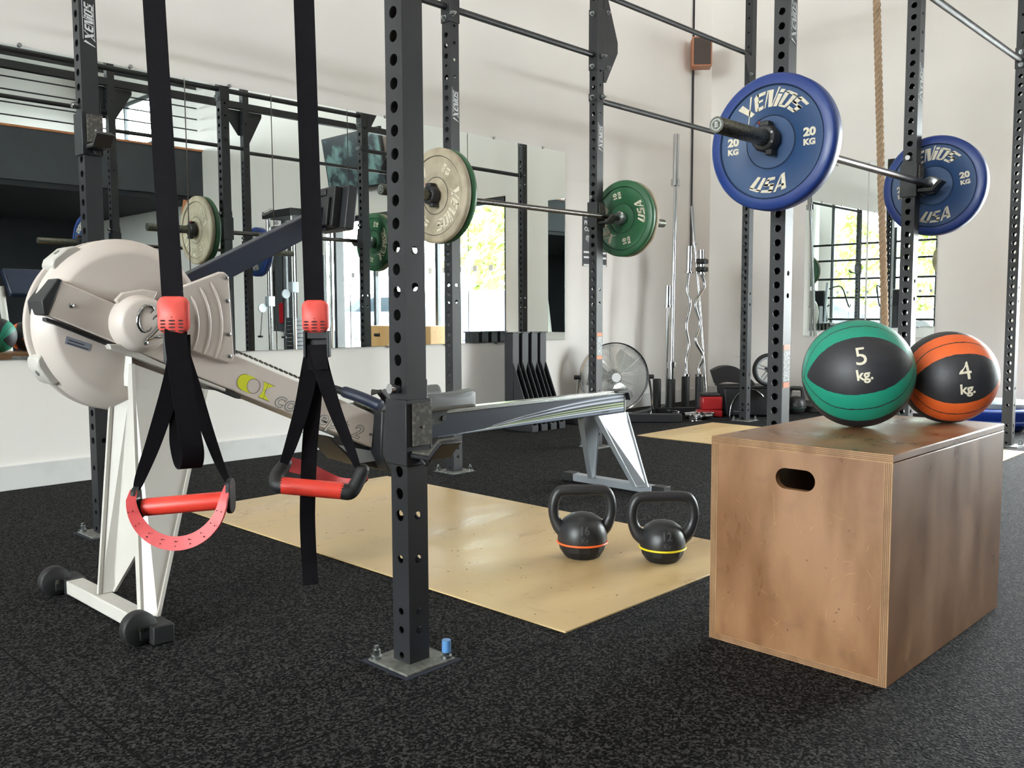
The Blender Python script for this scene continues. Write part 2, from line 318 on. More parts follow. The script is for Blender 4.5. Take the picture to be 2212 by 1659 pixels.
GL = {'X': (.84, [[(.0, 1), (.28, 1), (.84, 0), (.54, 0)], [(.10, -.18), (.19, -.18), (.80, 1.08), (.71, 1.08)]]),
 'E': (.56, [[(0, .14), (.12, 0), (.22, 0), (.22, 1), (.12, 1), (0, .86)], [(.12, 1), (.56, 1), (.56, .80), (.2, .80)], [(.2, .58), (.50, .58), (.50, .45), (.2, .45)], [(.12, 0), (.56, 0), (.56, .2), (.2, .2)]]),
 'N': (.54, [[(0, 0), (.07, 0), (.07, 1), (0, 1)], [(.07, 1), (.30, 1), (.50, 0), (.27, 0)], [(.47, 0), (.54, 0), (.54, 1.14), (.47, 1.14)]]),
 'I': (.22, [[(0, 0), (.22, 0), (.22, .74), (0, .74)], [(.02, .82), (.22, .82), (.22, 1.02), (.02, 1.02)]]),
 'O': (.60, [[(0, .1), (.2, .1), (.2, .9), (0, .9)], [(.40, .1), (.60, .1), (.60, .9), (.40, .9)], [(0, .86), (.60, .86), (.60, .92), (.5, 1), (.1, 1), (0, .92)], [(0, .14), (.60, .14), (.60, .08), (.5, 0), (.1, 0), (0, .08)]]),
 'S': (.58, [[(0, .78), (.10, 1), (.58, 1), (.58, .82), (.2, .80)], [(0, .46), (.22, .46), (.22, .9), (0, .84)], [(0, .42), (.58, .42), (.58, .58), (0, .58)], [(.36, .1), (.58, .1), (.58, .54), (.36, .54)], [(0, 0), (.5, 0), (.58, .1), (.58, .19), (0, .19)]]),
 'U': (.60, [[(0, .1), (.22, .1), (.22, 1), (0, 1)], [(.40, .1), (.60, .1), (.60, 1), (.40, 1)], [(0, .16), (.60, .16), (.60, .1), (.5, 0), (.1, 0), (0, .1)]]),
 'A': (.64, [[(0, 0), (.12, 0), (.44, 1), (.36, 1)], [(.40, 0), (.64, 0), (.62, 1), (.38, 1)], [(.16, .24), (.5, .24), (.5, .38), (.20, .38)]])}
def logo(g, s, h, fn, ext=.0008, gap=.07, wx=1.0, shear=.28):
    tot = sum(GL[c][0] for c in s)+gap*(len(s)-1); x = -tot/2
    for c in s:
        for P in GL[c][1]:
            Q = [((x+p[0]+shear*(p[1]-.5))*h*wx, (p[1]-.5)*h) for p in P]
            a = [fn(u, v, ext) for u, v in Q]; b_ = [fn(u, v, -ext) for u, v in Q]; g.loft(a, b_)
        x += GL[c][0]+gap
# ------------------------------------------------------------------ setting
XR, YB, XL, YF, YM, ZC = 7.27, 4.47, -9.0, -10.2, -5.35, 5.6
def st(g, name, m, **k): return tag(g.build(name, m, **k), kind='structure')
st(G().box(XL-.2, XR+.2, YF-.2, YB+.2, -.1, 0), 'floor', M_floor)
st(G().box(XL-.2, XR+.2, YF-.2, YB+.2, ZC, ZC+.1), 'ceiling', M_ceil)
st(G().box(XL-.2, XR+.2, YB, YB+.15, 0, ZC), 'wall_back', M_wall)
g = G()
for b_ in ((XL-.2, XR+.2, 0, 3.0), (XL-.2, XR+.2, 4.7, ZC), (XL-.2, -8, 3.0, 4.7), (4.2, XR+.2, 3.0, 4.7)): g.box(b_[0], b_[1], YF-.15, YF, b_[2], b_[3])
st(g, 'wall_front', M_wall)
g = G()
for b_ in ((1.8, YB, 0, ZC), (-1.95, 1.8, 2.13, ZC), (-7, -1.95, 0, ZC), (-9.8, -7, 0, 3.9), (-9.8, -7, 4.8, ZC), (YF, -9.8, 0, ZC)): g.box(XR, XR+.18, b_[0], b_[1], b_[2], b_[3])
st(g, 'wall_right', M_wall)
g = G()
for b_ in ((3.6, YB, 0, ZC), (-1.78, 3.6, 4.2, ZC), (YF, -1.78, 0, ZC), (-1.78, 3.6, 0, .08)): g.box(XL-.18, XL, b_[0], b_[1], b_[2], b_[3])
st(g, 'wall_left', M_wall)
st(G().lathe([(.2, 0), (.2, ZC)], (XL+.5, -2.1, 0), (0, 0, 1), 32), 'wall_column', M_wall)
st(G().box(XL, XR-.012, YB-.014, YB, 0, .115), 'baseboard_back', M_base, bevel=.003)
st(G().box(XR-.014, XR, 1.86, YB-.012, 0, .115), 'baseboard_right', M_base, bevel=.003)
# mezzanine behind the camera, seen in the mirrors
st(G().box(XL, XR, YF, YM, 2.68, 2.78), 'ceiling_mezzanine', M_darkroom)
st(G().box(XL, XR, YM-.02, YM+.08, 2.76, 3.5), 'wall_mezzanine', M_char)
st(G().box(XL, XR, YM-.05, YM+.11, 3.5, 3.53), 'trim_1', M_orange)
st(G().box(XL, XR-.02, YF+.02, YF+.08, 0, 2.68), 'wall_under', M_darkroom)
r = empty('balcony_railing', (0, YM+.03, 3.53), label='black tube railing along the edge of the mezzanine above the charcoal wall', cat='railing')
for i in range(9):
    x = XL+.4+i*1.4; G().tube([(x, 0, 0), (x, 0, 1.0)], .018, 8).build('post', M_steel, r)
for i, z in enumerate((.14, .32, .5, .68, .86)): G().tube([(XL+.3, 0, z), (XR-.05, 0, z)], .011, 8).build('rail', M_steel, r)
G().tube([(XL+.3, 0, 1.0), (XR-.05, 0, 1.0)], .024, 8).build('top_rail', M_steel, r)

def window(name, x, nx, y0, y1, z0, z1, mull, trans, th=.05):
    w = empty(name, (x, (y0+y1)/2, z0), kind='structure')
    cy = (y0+y1)/2; g = G(); X0, X1 = -.04, .04
    g.box(X0, X1, y0-cy, y0-cy+.07, 0, z1-z0); g.box(X0, X1, y1-cy-.07, y1-cy, 0, z1-z0); g.box(X0, X1, y0-cy, y1-cy, z1-z0-.07, z1-z0); g.box(X0, X1, y0-cy, y1-cy, 0, .06)
    for q in mull: g.box(X0, X1, q-cy-th/2, q-cy+th/2, 0, z1-z0)
    for q in trans: g.box(X0, X1, y0-cy, y1-cy, q-z0-th/2, q-z0+th/2)
    g.build('window_frame', M_mullion, w)
    G().box(-.004, .004, y0-cy+.02, y1-cy-.02, .02, z1-z0-.02).build('window_pane', M_glass, w)
    g = G()
    if z0 < 1:
        y = y0+.15
        while y < y1-.1:
            g.box(nx*.008-.001, nx*.008+.001, y-cy, y-cy+.07, 1.3-z0, 1.37-z0); y += .27
        g.build('safety_dots', M_white, w)
    return w
window('window_1', XR+.09, -1, -1.95, 1.8, 0, 2.13, (.55, -.7), ())
window('window_2', XL-.09, 1, -1.78, 3.6, .08, 4.2, (-.4, .95, 2.3), ())
w = window('window_added', 0, 1, -6.1, 6.1, 3.0, 4.7, (-4, -2, 0, 2, 4), ()); w.location = (-1.9, YF-.08, 3.0); w.rotation_euler = (0, 0, PI/2)  # unseen upper windows, added to throw light on faces turned to -Y
window('window_4', XR+.09, -1, -9.8, -7, 3.9, 4.8, (-8.4,), ())

# mirrors on the back and right walls
ed = [.1, 1.15, 2.2, 2.7, 3.21, 3.785, 4.19, 4.7, 5.205]
names = ['first panel of the long wall mirror, beside the left frame edge', 'wall mirror panel reflecting the dark mezzanine behind the grey rowing flywheel', 'narrow wall mirror panel above the navy rower arm', 'wall mirror panel behind the right hand suspension strap', 'wall mirror panel behind the black front upright',
         'wall mirror panel behind the beige and green weight plates', 'wall mirror panel showing the bright window', 'last mirror panel of the back wall, reflecting a chrome bar']
for i in range(8):
    x0, x1 = ed[i]+.003, ed[i+1]-.003; cx = (x0+x1)/2
    r = empty('wall_mirror', (cx, YB-.003, .6), label=names[i], cat='mirror', group='mirror panels on the back wall')
    G().box(x0-cx, x1-cx, -.008, 0, 0, 1.412).build('mirror_panel', M_mirror, r, flat=True)
    for z in (0, 1.412):
        for a in ((-.25, .25) if x1-x0 > .8 else (.0,)):
            g = G(); g.cyl((a, 0, z+(.004 if z else -.004)), (a, -.014, z+(.004 if z else -.004)), .010, 14); g.build('clip', M_chrome, r)
for i, (y0, y1, lb) in enumerate(((3.0, 3.532, 'right wall mirror panel beside the white wall edge, showing a window with trees'), (2.45, 2.99, 'right wall mirror panel behind the rope'))):
    r = empty('wall_mirror', (XR-.003, (y0+y1)/2, .6), label=lb, cat='mirror', group='mirror panels on the right wall'); h = (y1-y0)/2-.002
    G().box(-.008, 0, -h, h, 0, 1.412).build('mirror_panel', M_mirror, r, flat=True)
    for z in (-.004, 1.416): g = G(); g.cyl((0, 0, z), (-.014, 0, z), .010, 14); g.build('clip', M_chrome, r)

# ------------------------------------------------------------------ lifting platforms
def platform(x0, x1, y0, y1, lb):
    g = G().box(x0, x1, y0, y1, 0, .005); o = tag(g.build('lifting_platform', M_plat, bevel=.001), lb, 'platform')
    random.seed(3); g = G()
    for k in range(60):
        x_, y_ = random.uniform(x0+.02, x1-.02), random.uniform(y0+.02, y1-.02); q = random.uniform(.0008, .0026)
        g.lathe([(0, .0012), (q, .0008), (q, 0)], (x_, y_, .005), (0, 0, 1), 6)
    tag(g.build('rubber_crumbs', M_blk, o, flat=True), kind='stuff')
    g = G()
    for k in range(70):
        x_, y_ = random.uniform(x0+.03, x1-.03), random.uniform(y0+.03, y1-.03); a = random.uniform(0, PI); l = random.uniform(.004, .025); w_ = random.uniform(.0003, .0008)
        c_, s_ = math.cos(a), math.sin(a); g.add([(x_-c_*l, y_-s_*l, .0053), (x_+s_*w_, y_-c_*w_, .0053), (x_+c_*l, y_+s_*l, .0053), (x_-s_*w_, y_+c_*w_, .0053)], [(0, 1, 2, 3)])
    g.build('scuff_marks', mat('scuff', srgb(120, 92, 62), .6), o, flat=True); return o
platform(1.655, 2.69, 1.417, 3.46, 'pale plywood lifting platform set in the black mats under the two kettlebells')
platform(4.715, 5.645, 1.39, 3.425, 'pale plywood lifting platform on the floor behind the plywood box')

# ------------------------------------------------------------------ the rig
M_plate = mat('grey_base_plate', srgb(120, 122, 116), .55, .3, (60, srgb(86, 86, 80)))
PW = .058
rig = empty('training_rig', (0, 0, 0), label='charcoal steel training rig of perforated uprights and pull-up bars', cat='gym rig')
rowA = [(1.25, 1.534), (2.975, 1.522), (4.165, 1.509), (5.83, 1.512)]
rowB = [(1.25, 3.30), (2.99, 3.30), (4.133, 3.30), (5.90, 3.30)]
HT = {(1.25, 1.534): 3.4}
def hexbolt(g, c, ax, r, h):
    c = Vector(c); ax = Vector(ax); g.tube([c, c+ax*h*.22], r*1.35, 18); g.tube([c+ax*h*.22, c+ax*h*.7], r, 6); g.tube([c+ax*h*.7, c+ax*h], r*.55, 12)
M_bluecap = mat('blue_cap', srgb(84, 130, 180), .35)
def upright(x, y, front=False, lab=False, h=3.4):
    u = empty('upright', (x, y, 0), parent=rig)
    Xh = [(.02, .008), (.08, .0085), (.1235, .0085), (.2445, .0095)]+[(.345+.0503*k, .0130) for k in range(33)]+[(2.01, .007)]+[(2.055+.0503*k, .0130) for k in range(3)]
    Xh = [q for q in Xh if q[0] < 2.0 or q[0] > 2.005]
    Xh += [(2.3+.1*k, .007) for k in range(9)]
    Yh = [(.08, .0085), (.1235, .0085), (.2445, .0095), (.345, .0095), (.86, .0095), (.94, .0095), (1.958, .007), (2.039, .007), (2.12, .007), (2.2, .007), (2.3, .007), (2.5, .007)]
    g = G()
    holed(g, (0, 0, 0), (0, 1, 0), (-1, 0, 0), PW, 0, h, Xh, .003); holed(g, (PW, 0, 0), (0, 1, 0), (1, 0, 0), PW, 0, h, Xh, .003)
    holed(g, (0, 0, 0), (1, 0, 0), (0, -1, 0), PW, 0, h, Yh, .003); holed(g, (0, PW, 0), (1, 0, 0), (0, 1, 0), PW, 0, h, Yh, .003)
    g.add([(0, 0, h), (PW, 0, h), (PW, PW, h), (0, PW, h)], [(0, 1, 2, 3)])
    g.build('post', M_steel, u, flat=True)
    q = .042
    G().box(-q, PW+q, -q, PW+q, .0006, .006).build('base_plate', M_plate, u, bevel=.001)
    g = G().box(-q-.012, PW+q+.012, -q-.012, PW+q+.012, .0003, .0012); g.build('mat_cutout', M_groove, u)
    for a, b2 in ((-.028, PW+.028), (PW+.028, -.028), (PW+.028, PW+.028)):
        g = G(); hexbolt(g, (a, b2, .006), (0, 0, 1), .0095, .03); g.build('anchor_bolt', M_zinc, u)
    if front:
        g = G(); g.tube([(PW+.028, -.028, .02), (PW+.028, -.028, .048)], .0105, 16); g.build('bolt_cap', M_bluecap, u)
    # white logo sticker on the -Y face: text reading upward, thin frame
    g = G(); f = lambda a, b2, c: (PW/2+.004-b2, -.0008-c, 1.826+a)
    logo(g, 'XENIOS', .030, f, ext=.0004, wx=1.12)
    g.box(PW/2-.018, PW/2-.0165, -.0012, -.0004, 1.765, 1.905); g.box(PW/2+.021, PW/2+.0225, -.0012, -.0004, 1.765, 1.89)
    g.prism([(PW/2-.016, -.0006, 1.756), (PW/2-.010, -.0006, 1.762), (PW/2+.022, -.0006, 1.745), (PW/2+.024, -.0006, 1.742)], (0, -.0006, 0))
    g.build('logo_sticker', M_white, u)
    if lab:
        G().box(.006, PW-.006, -.0010, -.0002, .550, .662).build('warning_label', M_greylab, u)
        for zz in (.664, .528): G().box(.006, PW-.006, -.0012, -.0003, zz, zz+.02).build('label_band', M_orangelab, u)
    return u
for i, (x, y) in enumerate(rowA): upright(x, y, i == 0, i == 1)
for i, (x, y) in enumerate(rowB): upright(x, y, False, i == 2)
def bar(a, b2, r=.0165): G().tube([a, b2], r, 16).build('pull_up_bar', M_steel, rig)
yb = 3.33; ya = 1.545
bar((1.308, yb, 2.29), (2.99, yb, 2.29)); bar((3.048, yb, 2.29), (4.133, yb, 2.29)); bar((4.19, yb, 2.65), (5.90, yb, 2.65)); bar((4.19, yb, 2.04), (5.90, yb, 2.035))
bar((4.22, ya, 2.25), (5.83, ya, 2.245)); bar((3.03, ya, 2.28), (4.165, ya, 2.28)); bar((1.308, ya, 2.42), (2.975, ya, 2.42)); bar((.25, 1.48, 2.35), (1.25, 1.53, 2.35))
def beam(x0, x1, y, z): G().box(x0, x1, y-.025, y+.025, z-.03, z+.03).build('crossbeam', M_steel, rig, bevel=.003)
beam(1.308, 2.975, 1.56, 2.65); beam(3.033, 4.165, 1.55, 2.65); beam(4.223, 5.83, 1.54, 2.65)
for (x, y), (x2, y2) in zip(rowA, rowB): G().box(x+.004, x+.054, y+.058, y2, 3.2, 3.26).build('crossbeam', M_steel, rig)
def gusset(x, y, z, dx, dz):
    g = G(); g.prism([(x, y, z), (x+dx, y, z), (x+dx, y, z-.03*(1 if dz < 0 else -1)), (x+.02*(1 if dx > 0 else -1), y, z+dz), (x, y, z+dz)], (0, .006, 0)); g.build('gusset_plate', M_steel, rig)
    g = G(); hexbolt(g, (x+dx*.25, y, z+dz*.6), (0, -1, 0), .009, .02); g.build('gusset_bolt', M_zinc, rig)
gusset(4.191, 3.297, 2.36, .13, -.22); gusset(4.191, 3.297, 2.36, .13, .30); gusset(5.90, 3.297, 2.63, -.10, -.22); gusset(4.165, 1.506, 2.62, -.16, -.22); gusset(4.223, 1.506, 2.62, .16, -.3); gusset(2.975, 1.519, 2.62, -.16, -.25); gusset(3.033, 1.519, 2.62, .16, -.25); gusset(5.83, 1.509, 2.27, -.09, .14)
def bracket(x, y, z0, z1, sgn=-1):
    G().box(x-.004, x+PW+.004, y-.004, y+PW+.004, z0, z1).build('bracket_sleeve', M_steel, rig, bevel=.002)
    for z in (z0+.02, z1-.03):
        g = G(); hexbolt(g, (x-.004, y+PW/2, z), (-1, 0, 0), .010, .026); g.build('bracket_bolt', M_zinc, rig)
bracket(2.99, 3.30, 2.215, 2.5); bracket(4.133, 3.30, 2.205, 2.55); bracket(5.83, 1.512, 2.20, 2.32); bracket(4.133, 3.30, 2.03, 2.075)
for (x, y, z) in ((4.155, 3.30, 2.28), (4.155, 3.30, 2.05), (2.98, 3.30, 2.25)):
    g = G(); hexbolt(g, (x+.015, y-.004, z), (0, -1, 0), .010, .035); g.build('bracket_bolt', M_zinc, rig)

# ------------------------------------------------------------------ J-cups
def jcup(x, y, zt, lb, pin=True):
    """sleeve round the upright whose tray top is at height zt"""
    r = empty('j_cup', (x, y, zt), label=lb, cat='bar holder', group='J-cups pinned to the rig uprights')
    z0, z1 = -.036, .112; t = .0065; e = .0015; g = G()
    g.box(-t-e, -e, -t-e, PW+t+e, z0, z1); g.box(PW+e, PW+t+e, -t-e, PW+t+e, z0, z1); g.box(-e, PW+e, -t-e, -e, z0, z1); g.box(-e, PW+e, PW+e, PW+t+e, z0, z1)
    g.build('sleeve', M_steel, r, bevel=.002)
    yy = -t-e; g = G(); th = .009
    prof = [(yy, -.008), (yy-.060, -.008), (yy-.098, .028), (yy-.104, .022), (yy-.064, -.017), (yy, -.017)]
    g.prism([(.002, p[0], p[1]) for p in prof], (.062, 0, 0)); g.build('tray', M_steel, r, bevel=.002)
    g = G(); g.prism([(.006, yy, -.008), (.006, yy-.058, -.008), (.006, yy-.095, .028), (.006, yy-.090, .033), (.006, yy-.056, -.002), (.006, yy, -.002)], (.054, 0, 0)); g.build('tray_liner', M_liner, r, bevel=.001)
    G().box(.008, .062, yy-.006, yy, .008, .104).build('face_liner', M_liner, r, bevel=.001)
    g = G(); g.tube([(.036, yy-.006, .05), (.036, yy-.008, .05)], .004, 12); g.build('liner_screw', M_zinc, r)
    g = G(); g.tube([(.033, yy+.005, -.017), (.033, yy-.02, -.034)], .006, 8); g.build('brace', M_steel, r)
    if pin:
        g = G(); g.tube([(-.002, .029, .136), (-.024, .029, .136), (-.025, .029, .136)], [.0115, .0115, .0105], 20); g.build('pin', M_chrome, r)
        G().box(PW+.002, PW+.008, .004, .054, .1, .155).build('pin_tab', M_steel, r, bevel=.003)
    return r
M_liner = mat('worn_liner', srgb(66, 64, 60), .7, 0, (90, srgb(108, 104, 92), .5, .7), (160, .5, .001))
jcup(1.25, 1.534, .498, 'empty black J-cup low on the front upright, chrome pin above it')
jcup(1.25, 3.30, 1.401, 'empty black J-cup high on the left upright, above the grey flywheel')
jcup(2.975, 1.522, 1.352, 'J-cup under the blue barbell, hidden behind the nearer blue plate')
jcup(4.165, 1.509, 1.352, 'J-cup under the far end of the blue-plated barbell, beside the rope')
jcup(2.99, 3.30, 1.338, 'J-cup under the green-plated barbell, behind the beige plate')
jcup(4.133, 3.30, 1.338, 'J-cup beside the far green plates, in front of the wall poster')

# ------------------------------------------------------------------ barbells, plates, clamps
def barbell(x0, x1, y, z, f0, f1, lb):
    r = empty('barbell', ((x0+x1)/2, y, z), label=lb, cat='barbell'); cx = (x0+x1)/2
    G().tube([(f0-cx, 0, 0), (f1-cx, 0, 0)], .0145, 20).build('shaft', M_shaft, r)
    for a, b2 in ((x0, f0), (f1, x1)):
        s = -1 if a == x0 else 1; e = x0 if s < 0 else x1; inn = f0 if s < 0 else f1
        g = G(); g.lathe([(.0, 0), (.0245, 0), (.0255, .002), (.0255, abs(e-inn)-.012)], (e-cx, 0, 0), (-s, 0, 0), 32); g.build('sleeve', M_wornchrome, r)
        g = G(); g.lathe([(.0255, 0), (.038, .001), (.040, .004), (.040, .024), (.034, .03), (.0145, .032)], (inn-cx+s*.014, 0, 0), (-s, 0, 0), 32); g.build('collar_flange', M_zinc, r)
        g = G(); g.lathe([(.014, 0), (.014, .0012), (.0185, .0012), (.0185, 0)], (e-cx, 0, 0), (s, 0, 0), 24)
        addtext(g, 'B', .022, lambda a, b3, c: (e-cx-.0008-c, -a, b3) if s < 0 else (e-cx+.0008+c, a, b3), bold=.0012)
        g.build('end_cap_badge', M_zinc, r)
    return r
M_shaft = mat('bar_shaft', srgb(96, 92, 90), .3, 1, (120, srgb(60, 58, 56)), (1500, .3, .0003))
barbell(2.44, 4.70, 1.482, 1.375, 2.85, 4.286, 'barbell loaded with blue plates resting across the rig')
barbell(2.515, 4.735, 3.25, 1.361, 2.925, 4.29, 'barbell loaded with beige and green plates, nearer the back wall')

def plate(x, y, z, rad, th, rot, kg, mface, mrim, lb, let=True, grp=None, facing=-1):
    """bumper plate whose -X face is at x"""
    r = empty('bumper_plate', (x, y, z), label=lb, cat='weight plate', group=grp)
    R = rad; p = [(.0262, .004), (.085*R/.225, .004), (.087*R/.225, .0065), (.090*R/.225, .004), (R*.815, .004), (R*.822, .007), (R*.835, .0045), (R*.84, 0), (R*.965, 0), (R, .008), (R, th-.008), (R*.965, th), (R*.84, th), (R*.835, th-.0045), (.0262, th-.004)]
    g = G(); g.lathe(p[7:13], (0, 0, 0), (1, 0, 0), 96); g.build('rim', mrim, r, ang=50)
    g = G(); g.lathe(p[:8]+[(R*.835, .012)], (0, 0, 0), (1, 0, 0), 96); g.lathe(p[12:]+[(.0262, .004)], (0, 0, 0), (1, 0, 0), 96); g.build('face', mface, r, ang=50)
    g = G(); k = R/.225
    g.lathe([(R*.826, .0036), (R*.834, .0036)], (0, 0, 0), (1, 0, 0), 96); g.lathe([(.0862*k, .0034), (.0886*k, .0034)], (0, 0, 0), (1, 0, 0), 64)
    g.build('groove', M_groove, r)
    if let:
        rr = .143*k
        def pos(a, b2, c):
            ca, sa = math.cos(rot), math.sin(rot); a, b2 = a*ca-b2*sa, a*sa+b2*ca
            return (.0036-c-.0006, -a, b2)
        g = G(); logo(g, 'XENIOS', .055*k, lambda a, b2, c: pos(math.cos(PI/2-a/rr)*(rr+b2), math.sin(PI/2-a/rr)*(rr+b2), c), wx=1.2); g.build('brand_lettering', M_cream, r, flat=True)
        g = G(); logo(g, 'USA', .050*k, lambda a, b2, c: pos(math.cos(-PI/2+a/rr)*(rr-b2), math.sin(-PI/2+a/rr)*(rr-b2), c), wx=1.25); g.build('country_lettering', M_cream, r, flat=True)
        for s in (-1, 1):
            g = G()
            addtext(g, kg, .036*k, lambda a, b2, c: pos(a*1.15+s*.138*k, b2+.014*k, c), bold=.0018, ext=.0008)
            addtext(g, 'KG', .026*k, lambda a, b2, c: pos(a*1.15+s*.138*k, b2-.018*k, c), bold=.0014, ext=.0008)
            g.build('weight_lettering', M_cream, r, flat=True)
    return r
plate(2.776, 1.482, 1.368, .225, .06, 0, '20', M_bluein, M_blue, 'nearer of the two blue twenty kilogram plates, its whole face in view', grp='blue bumper plates')
plate(4.30, 1.482, 1.375, .225, .06, .14, '20', M_bluein, M_blue, 'farther blue twenty kilogram plate, partly behind a perforated upright', grp='blue bumper plates')
plate(2.838, 3.25, 1.361, .225, .034, math.radians(-125), '15', M_beige, M_beige, 'worn beige plate with upside down lettering on the nearer end of the green-plated bar')
plate(2.874, 3.25, 1.361, .225, .036, 0, '10', M_green, M_green, 'green plate tucked behind the worn beige plate', let=False)
plate(4.305, 3.25, 1.361, .225, .036, math.radians(105), '10', M_green, M_green, 'green ten kilogram plate beside the wall poster, lettering turned sideways')
plate(4.343, 3.25, 1.361, .225, .034, 0, '15', M_beige, M_beige, 'beige plate whose thin edge shows behind the far green plate', let=False)

def clamp(x, y, z, lb, s=1.0):
    r = empty('barbell_clamp', (x, y, z), label=lb, cat='clamp', group='black barbell clamps')
    g = G(); R = .046*s
    g.lathe([(.0262, 0), (R*.86, 0), (R, .008), (R, .034), (R*.9, .044), (.0262, .044)], (0, 0, 0), (1, 0, 0), 10, closed=True)
    g.build('ring', M_dark, r, bevel=.002)
    G().box(.004, .04, -.018*s, .018*s, R*.8, R*1.22).build('lever', M_dark, r, bevel=.004)
    G().box(.004, .04, -.03*s, -.006, -R*1.25, -R*.8).build('hinge_block', M_dark, r, bevel=.004)
    for a in (-.6, .5): g = G(); g.tube([(-.001, -R*.72, a*R*.6), (-.003, -R*.72, a*R*.6)], .0045, 10); g.build('rivet', M_zinc, r)
    g = G(); g.sphere((.010, .018*s, R*1.12), .006); g.build('release_button', M_redbox, r)
    return r
clamp(2.728, 1.482, 1.375, 'black clamp with red button on the sleeve against the nearer blue plate')
clamp(2.792, 3.25, 1.361, 'black clamp with red button against the worn beige plate')

# ------------------------------------------------------------------ plywood box
bx = empty('plyometric_box', (1.876, .707, 0), math.radians(-.9), label='worn plywood jump box with an oval hand slot, holding two medicine balls', cat='plyo box')
t = .018; LX, LY, LZ = .737, .437, .502
# front (-X) panel with slot
def slotpanel(name, x, parent):
    cy, cz, hw, hh = .2185, .422, .048, .024; A = []
    loop = []
    for i in range(25): a = PI/2-PI*i/24; loop.append((cy+(hw-hh)+math.cos(a)*hh, cz+math.sin(a)*hh))
    for i in range(25): a = -PI/2-PI*i/24; loop.append((cy-(hw-hh)+math.cos(a)*hh, cz+math.sin(a)*hh))
    n = len(loop); out = []
    corners = [(LY-t, LZ-t), (LY-t, 0), (t, 0), (t, LZ-t)]
    ca = [math.atan2(c[1]-cz, c[0]-cy) for c in corners]
    g = G(); ang = [math.atan2(p[1]-cz, p[0]-cy) for p in loop]
    items = sorted([(a, p, None) for a, p in zip(ang, loop)]+[(a, None, c) for a, c in zip(ca, corners)], key=lambda q: q[0])
    for i, it in enumerate(items):
        a = it[0]; c, s_ = math.cos(a), math.sin(a)
        ks = []
        ks.append(((LY-t-cy) if c > 0 else (t-cy))/c if abs(c) > 1e-6 else 99); ks.append(((LZ-t-cz) if s_ > 0 else (0-cz))/s_ if abs(s_) > 1e-6 else 99); k = min(ks)
        if it[1] is None:  # inner point by interpolation of neighbours
            prev = next(items[(i-j) % len(items)][1] for j in range(1, 9) if items[(i-j) % len(items)][1]); nx = next(items[(i+j) % len(items)][1] for j in range(1, 9) if items[(i+j) % len(items)][1])
            inn = ((prev[0]+nx[0])/2, (prev[1]+nx[1])/2)
        else: inn = it[1]
        A.append((inn, (cy+c*k, cz+s_*k)))
    vs = []; k = len(A)
    for inn, o_ in A: vs += [(x, inn[0], inn[1]), (x, o_[0], o_[1]), (x+t, inn[0], inn[1]), (x+t, o_[0], o_[1])]
    fs = []
    for i in range(k):
        q = (i+1) % k; fs += [(4*i, 4*i+1, 4*q+1, 4*q), (4*i+2, 4*q+2, 4*q+3, 4*i+3), (4*i, 4*q, 4*q+2, 4*i+2), (4*i+1, 4*i+3, 4*q+3, 4*q+1)]
    g.add(vs, fs); g.build(name, M_ply, parent)
slotpanel('end_panel', 0, bx)
slotpanel('end_panel', LX-t, bx)
G().box(0, LX, 0, t, 0, LZ-t).build('side_panel', M_ply, bx, bevel=.0025)
G().box(0, LX, LY-t, LY, 0, LZ-t).build('side_panel', M_ply, bx, bevel=.0025)
G().box(0, LX, 0, LY, LZ-t, LZ).build('top_panel', M_ply, bx, bevel=.003)

M_plyline = mat('plywood_glue_line', srgb(92, 62, 38), .6)
def strip(y0, y1, z0, z1, m, nm): G().box(-.0008, .002, y0, y1, z0, z1).build(nm, m, bx)
for nm, (y0, y1, z0, z1) in (('ply_edge', (0, t, 0, LZ-t)), ('ply_edge', (LY-t, LY, 0, LZ-t)), ('ply_edge', (0, LY, LZ-t, LZ)), ('ply_edge', (t, LY-t, 0, t*.8))):
    strip(y0, y1, z0, z1, M_plyedge, nm); g = G()
    for k in (.22, .42, .64, .84):
        if z1-z0 > y1-y0: g.box(-.0011, 0, y0+(y1-y0)*k-.0007, y0+(y1-y0)*k+.0007, z0, z1)
        else: g.box(-.0011, 0, y0, y1, z0+(z1-z0)*k-.0007, z0+(z1-z0)*k+.0007)
    g.build('edge_pattern', M_plyline, bx)
random.seed(11)
M_scr = mat('pale_scratch', srgb(178, 140, 100), .6); M_stain = mat('dark_stain', srgb(84, 56, 36), .5)
def marks(n, fn, w, h, m, nm, l0, l1, wd):
    g = G()
    for k in range(n):
        u_, v_ = random.uniform(.02, w-.02), random.uniform(.02, h-.02); a = random.choice((random.gauss(-.9, .35), random.gauss(1.2, .5))); l = random.uniform(l0, l1)*random.random()**.7; d = wd*random.uniform(.4, 1)
        cu = random.uniform(-.15, .15); P = [(u_+math.cos(a+cu*i)*l*(i-2)/4, v_+math.sin(a+cu*i)*l*(i-2)/4) for i in range(5)]
        P = [(min(max(p[0], .003), w-.003), min(max(p[1], .003), h-.003)) for p in P]; nx, nz = -math.sin(a), math.cos(a); W_ = [.15, .8, 1, .7, .1]
        vs = [fn(p[0]+nx*d*q, p[1]+nz*d*q) for p, q in zip(P, W_)]+[fn(p[0]-nx*d*q, p[1]-nz*d*q) for p, q in zip(P, W_)]
        g.add(vs, [(i, i+1, 6+i, 5+i) for i in range(4)])
    g.build(nm, m, bx, flat=True)
fx = lambda a, b2: (-.0004, t+a, t+b2); fy = lambda a, b2: (a, -.0004, b2); fz = lambda a, b2: (a, b2, LZ+.0004)
ex = lambda a, b2: (-.0013, a, b2)
def keep(a, b2): return not (abs(a+t-.2185) < .06 and abs(b2+t-.422) < .035)
def fxk(a, b2): 
    if not keep(a, b2): b2 = .12+(b2 % .2)
    return fx(a, b2)
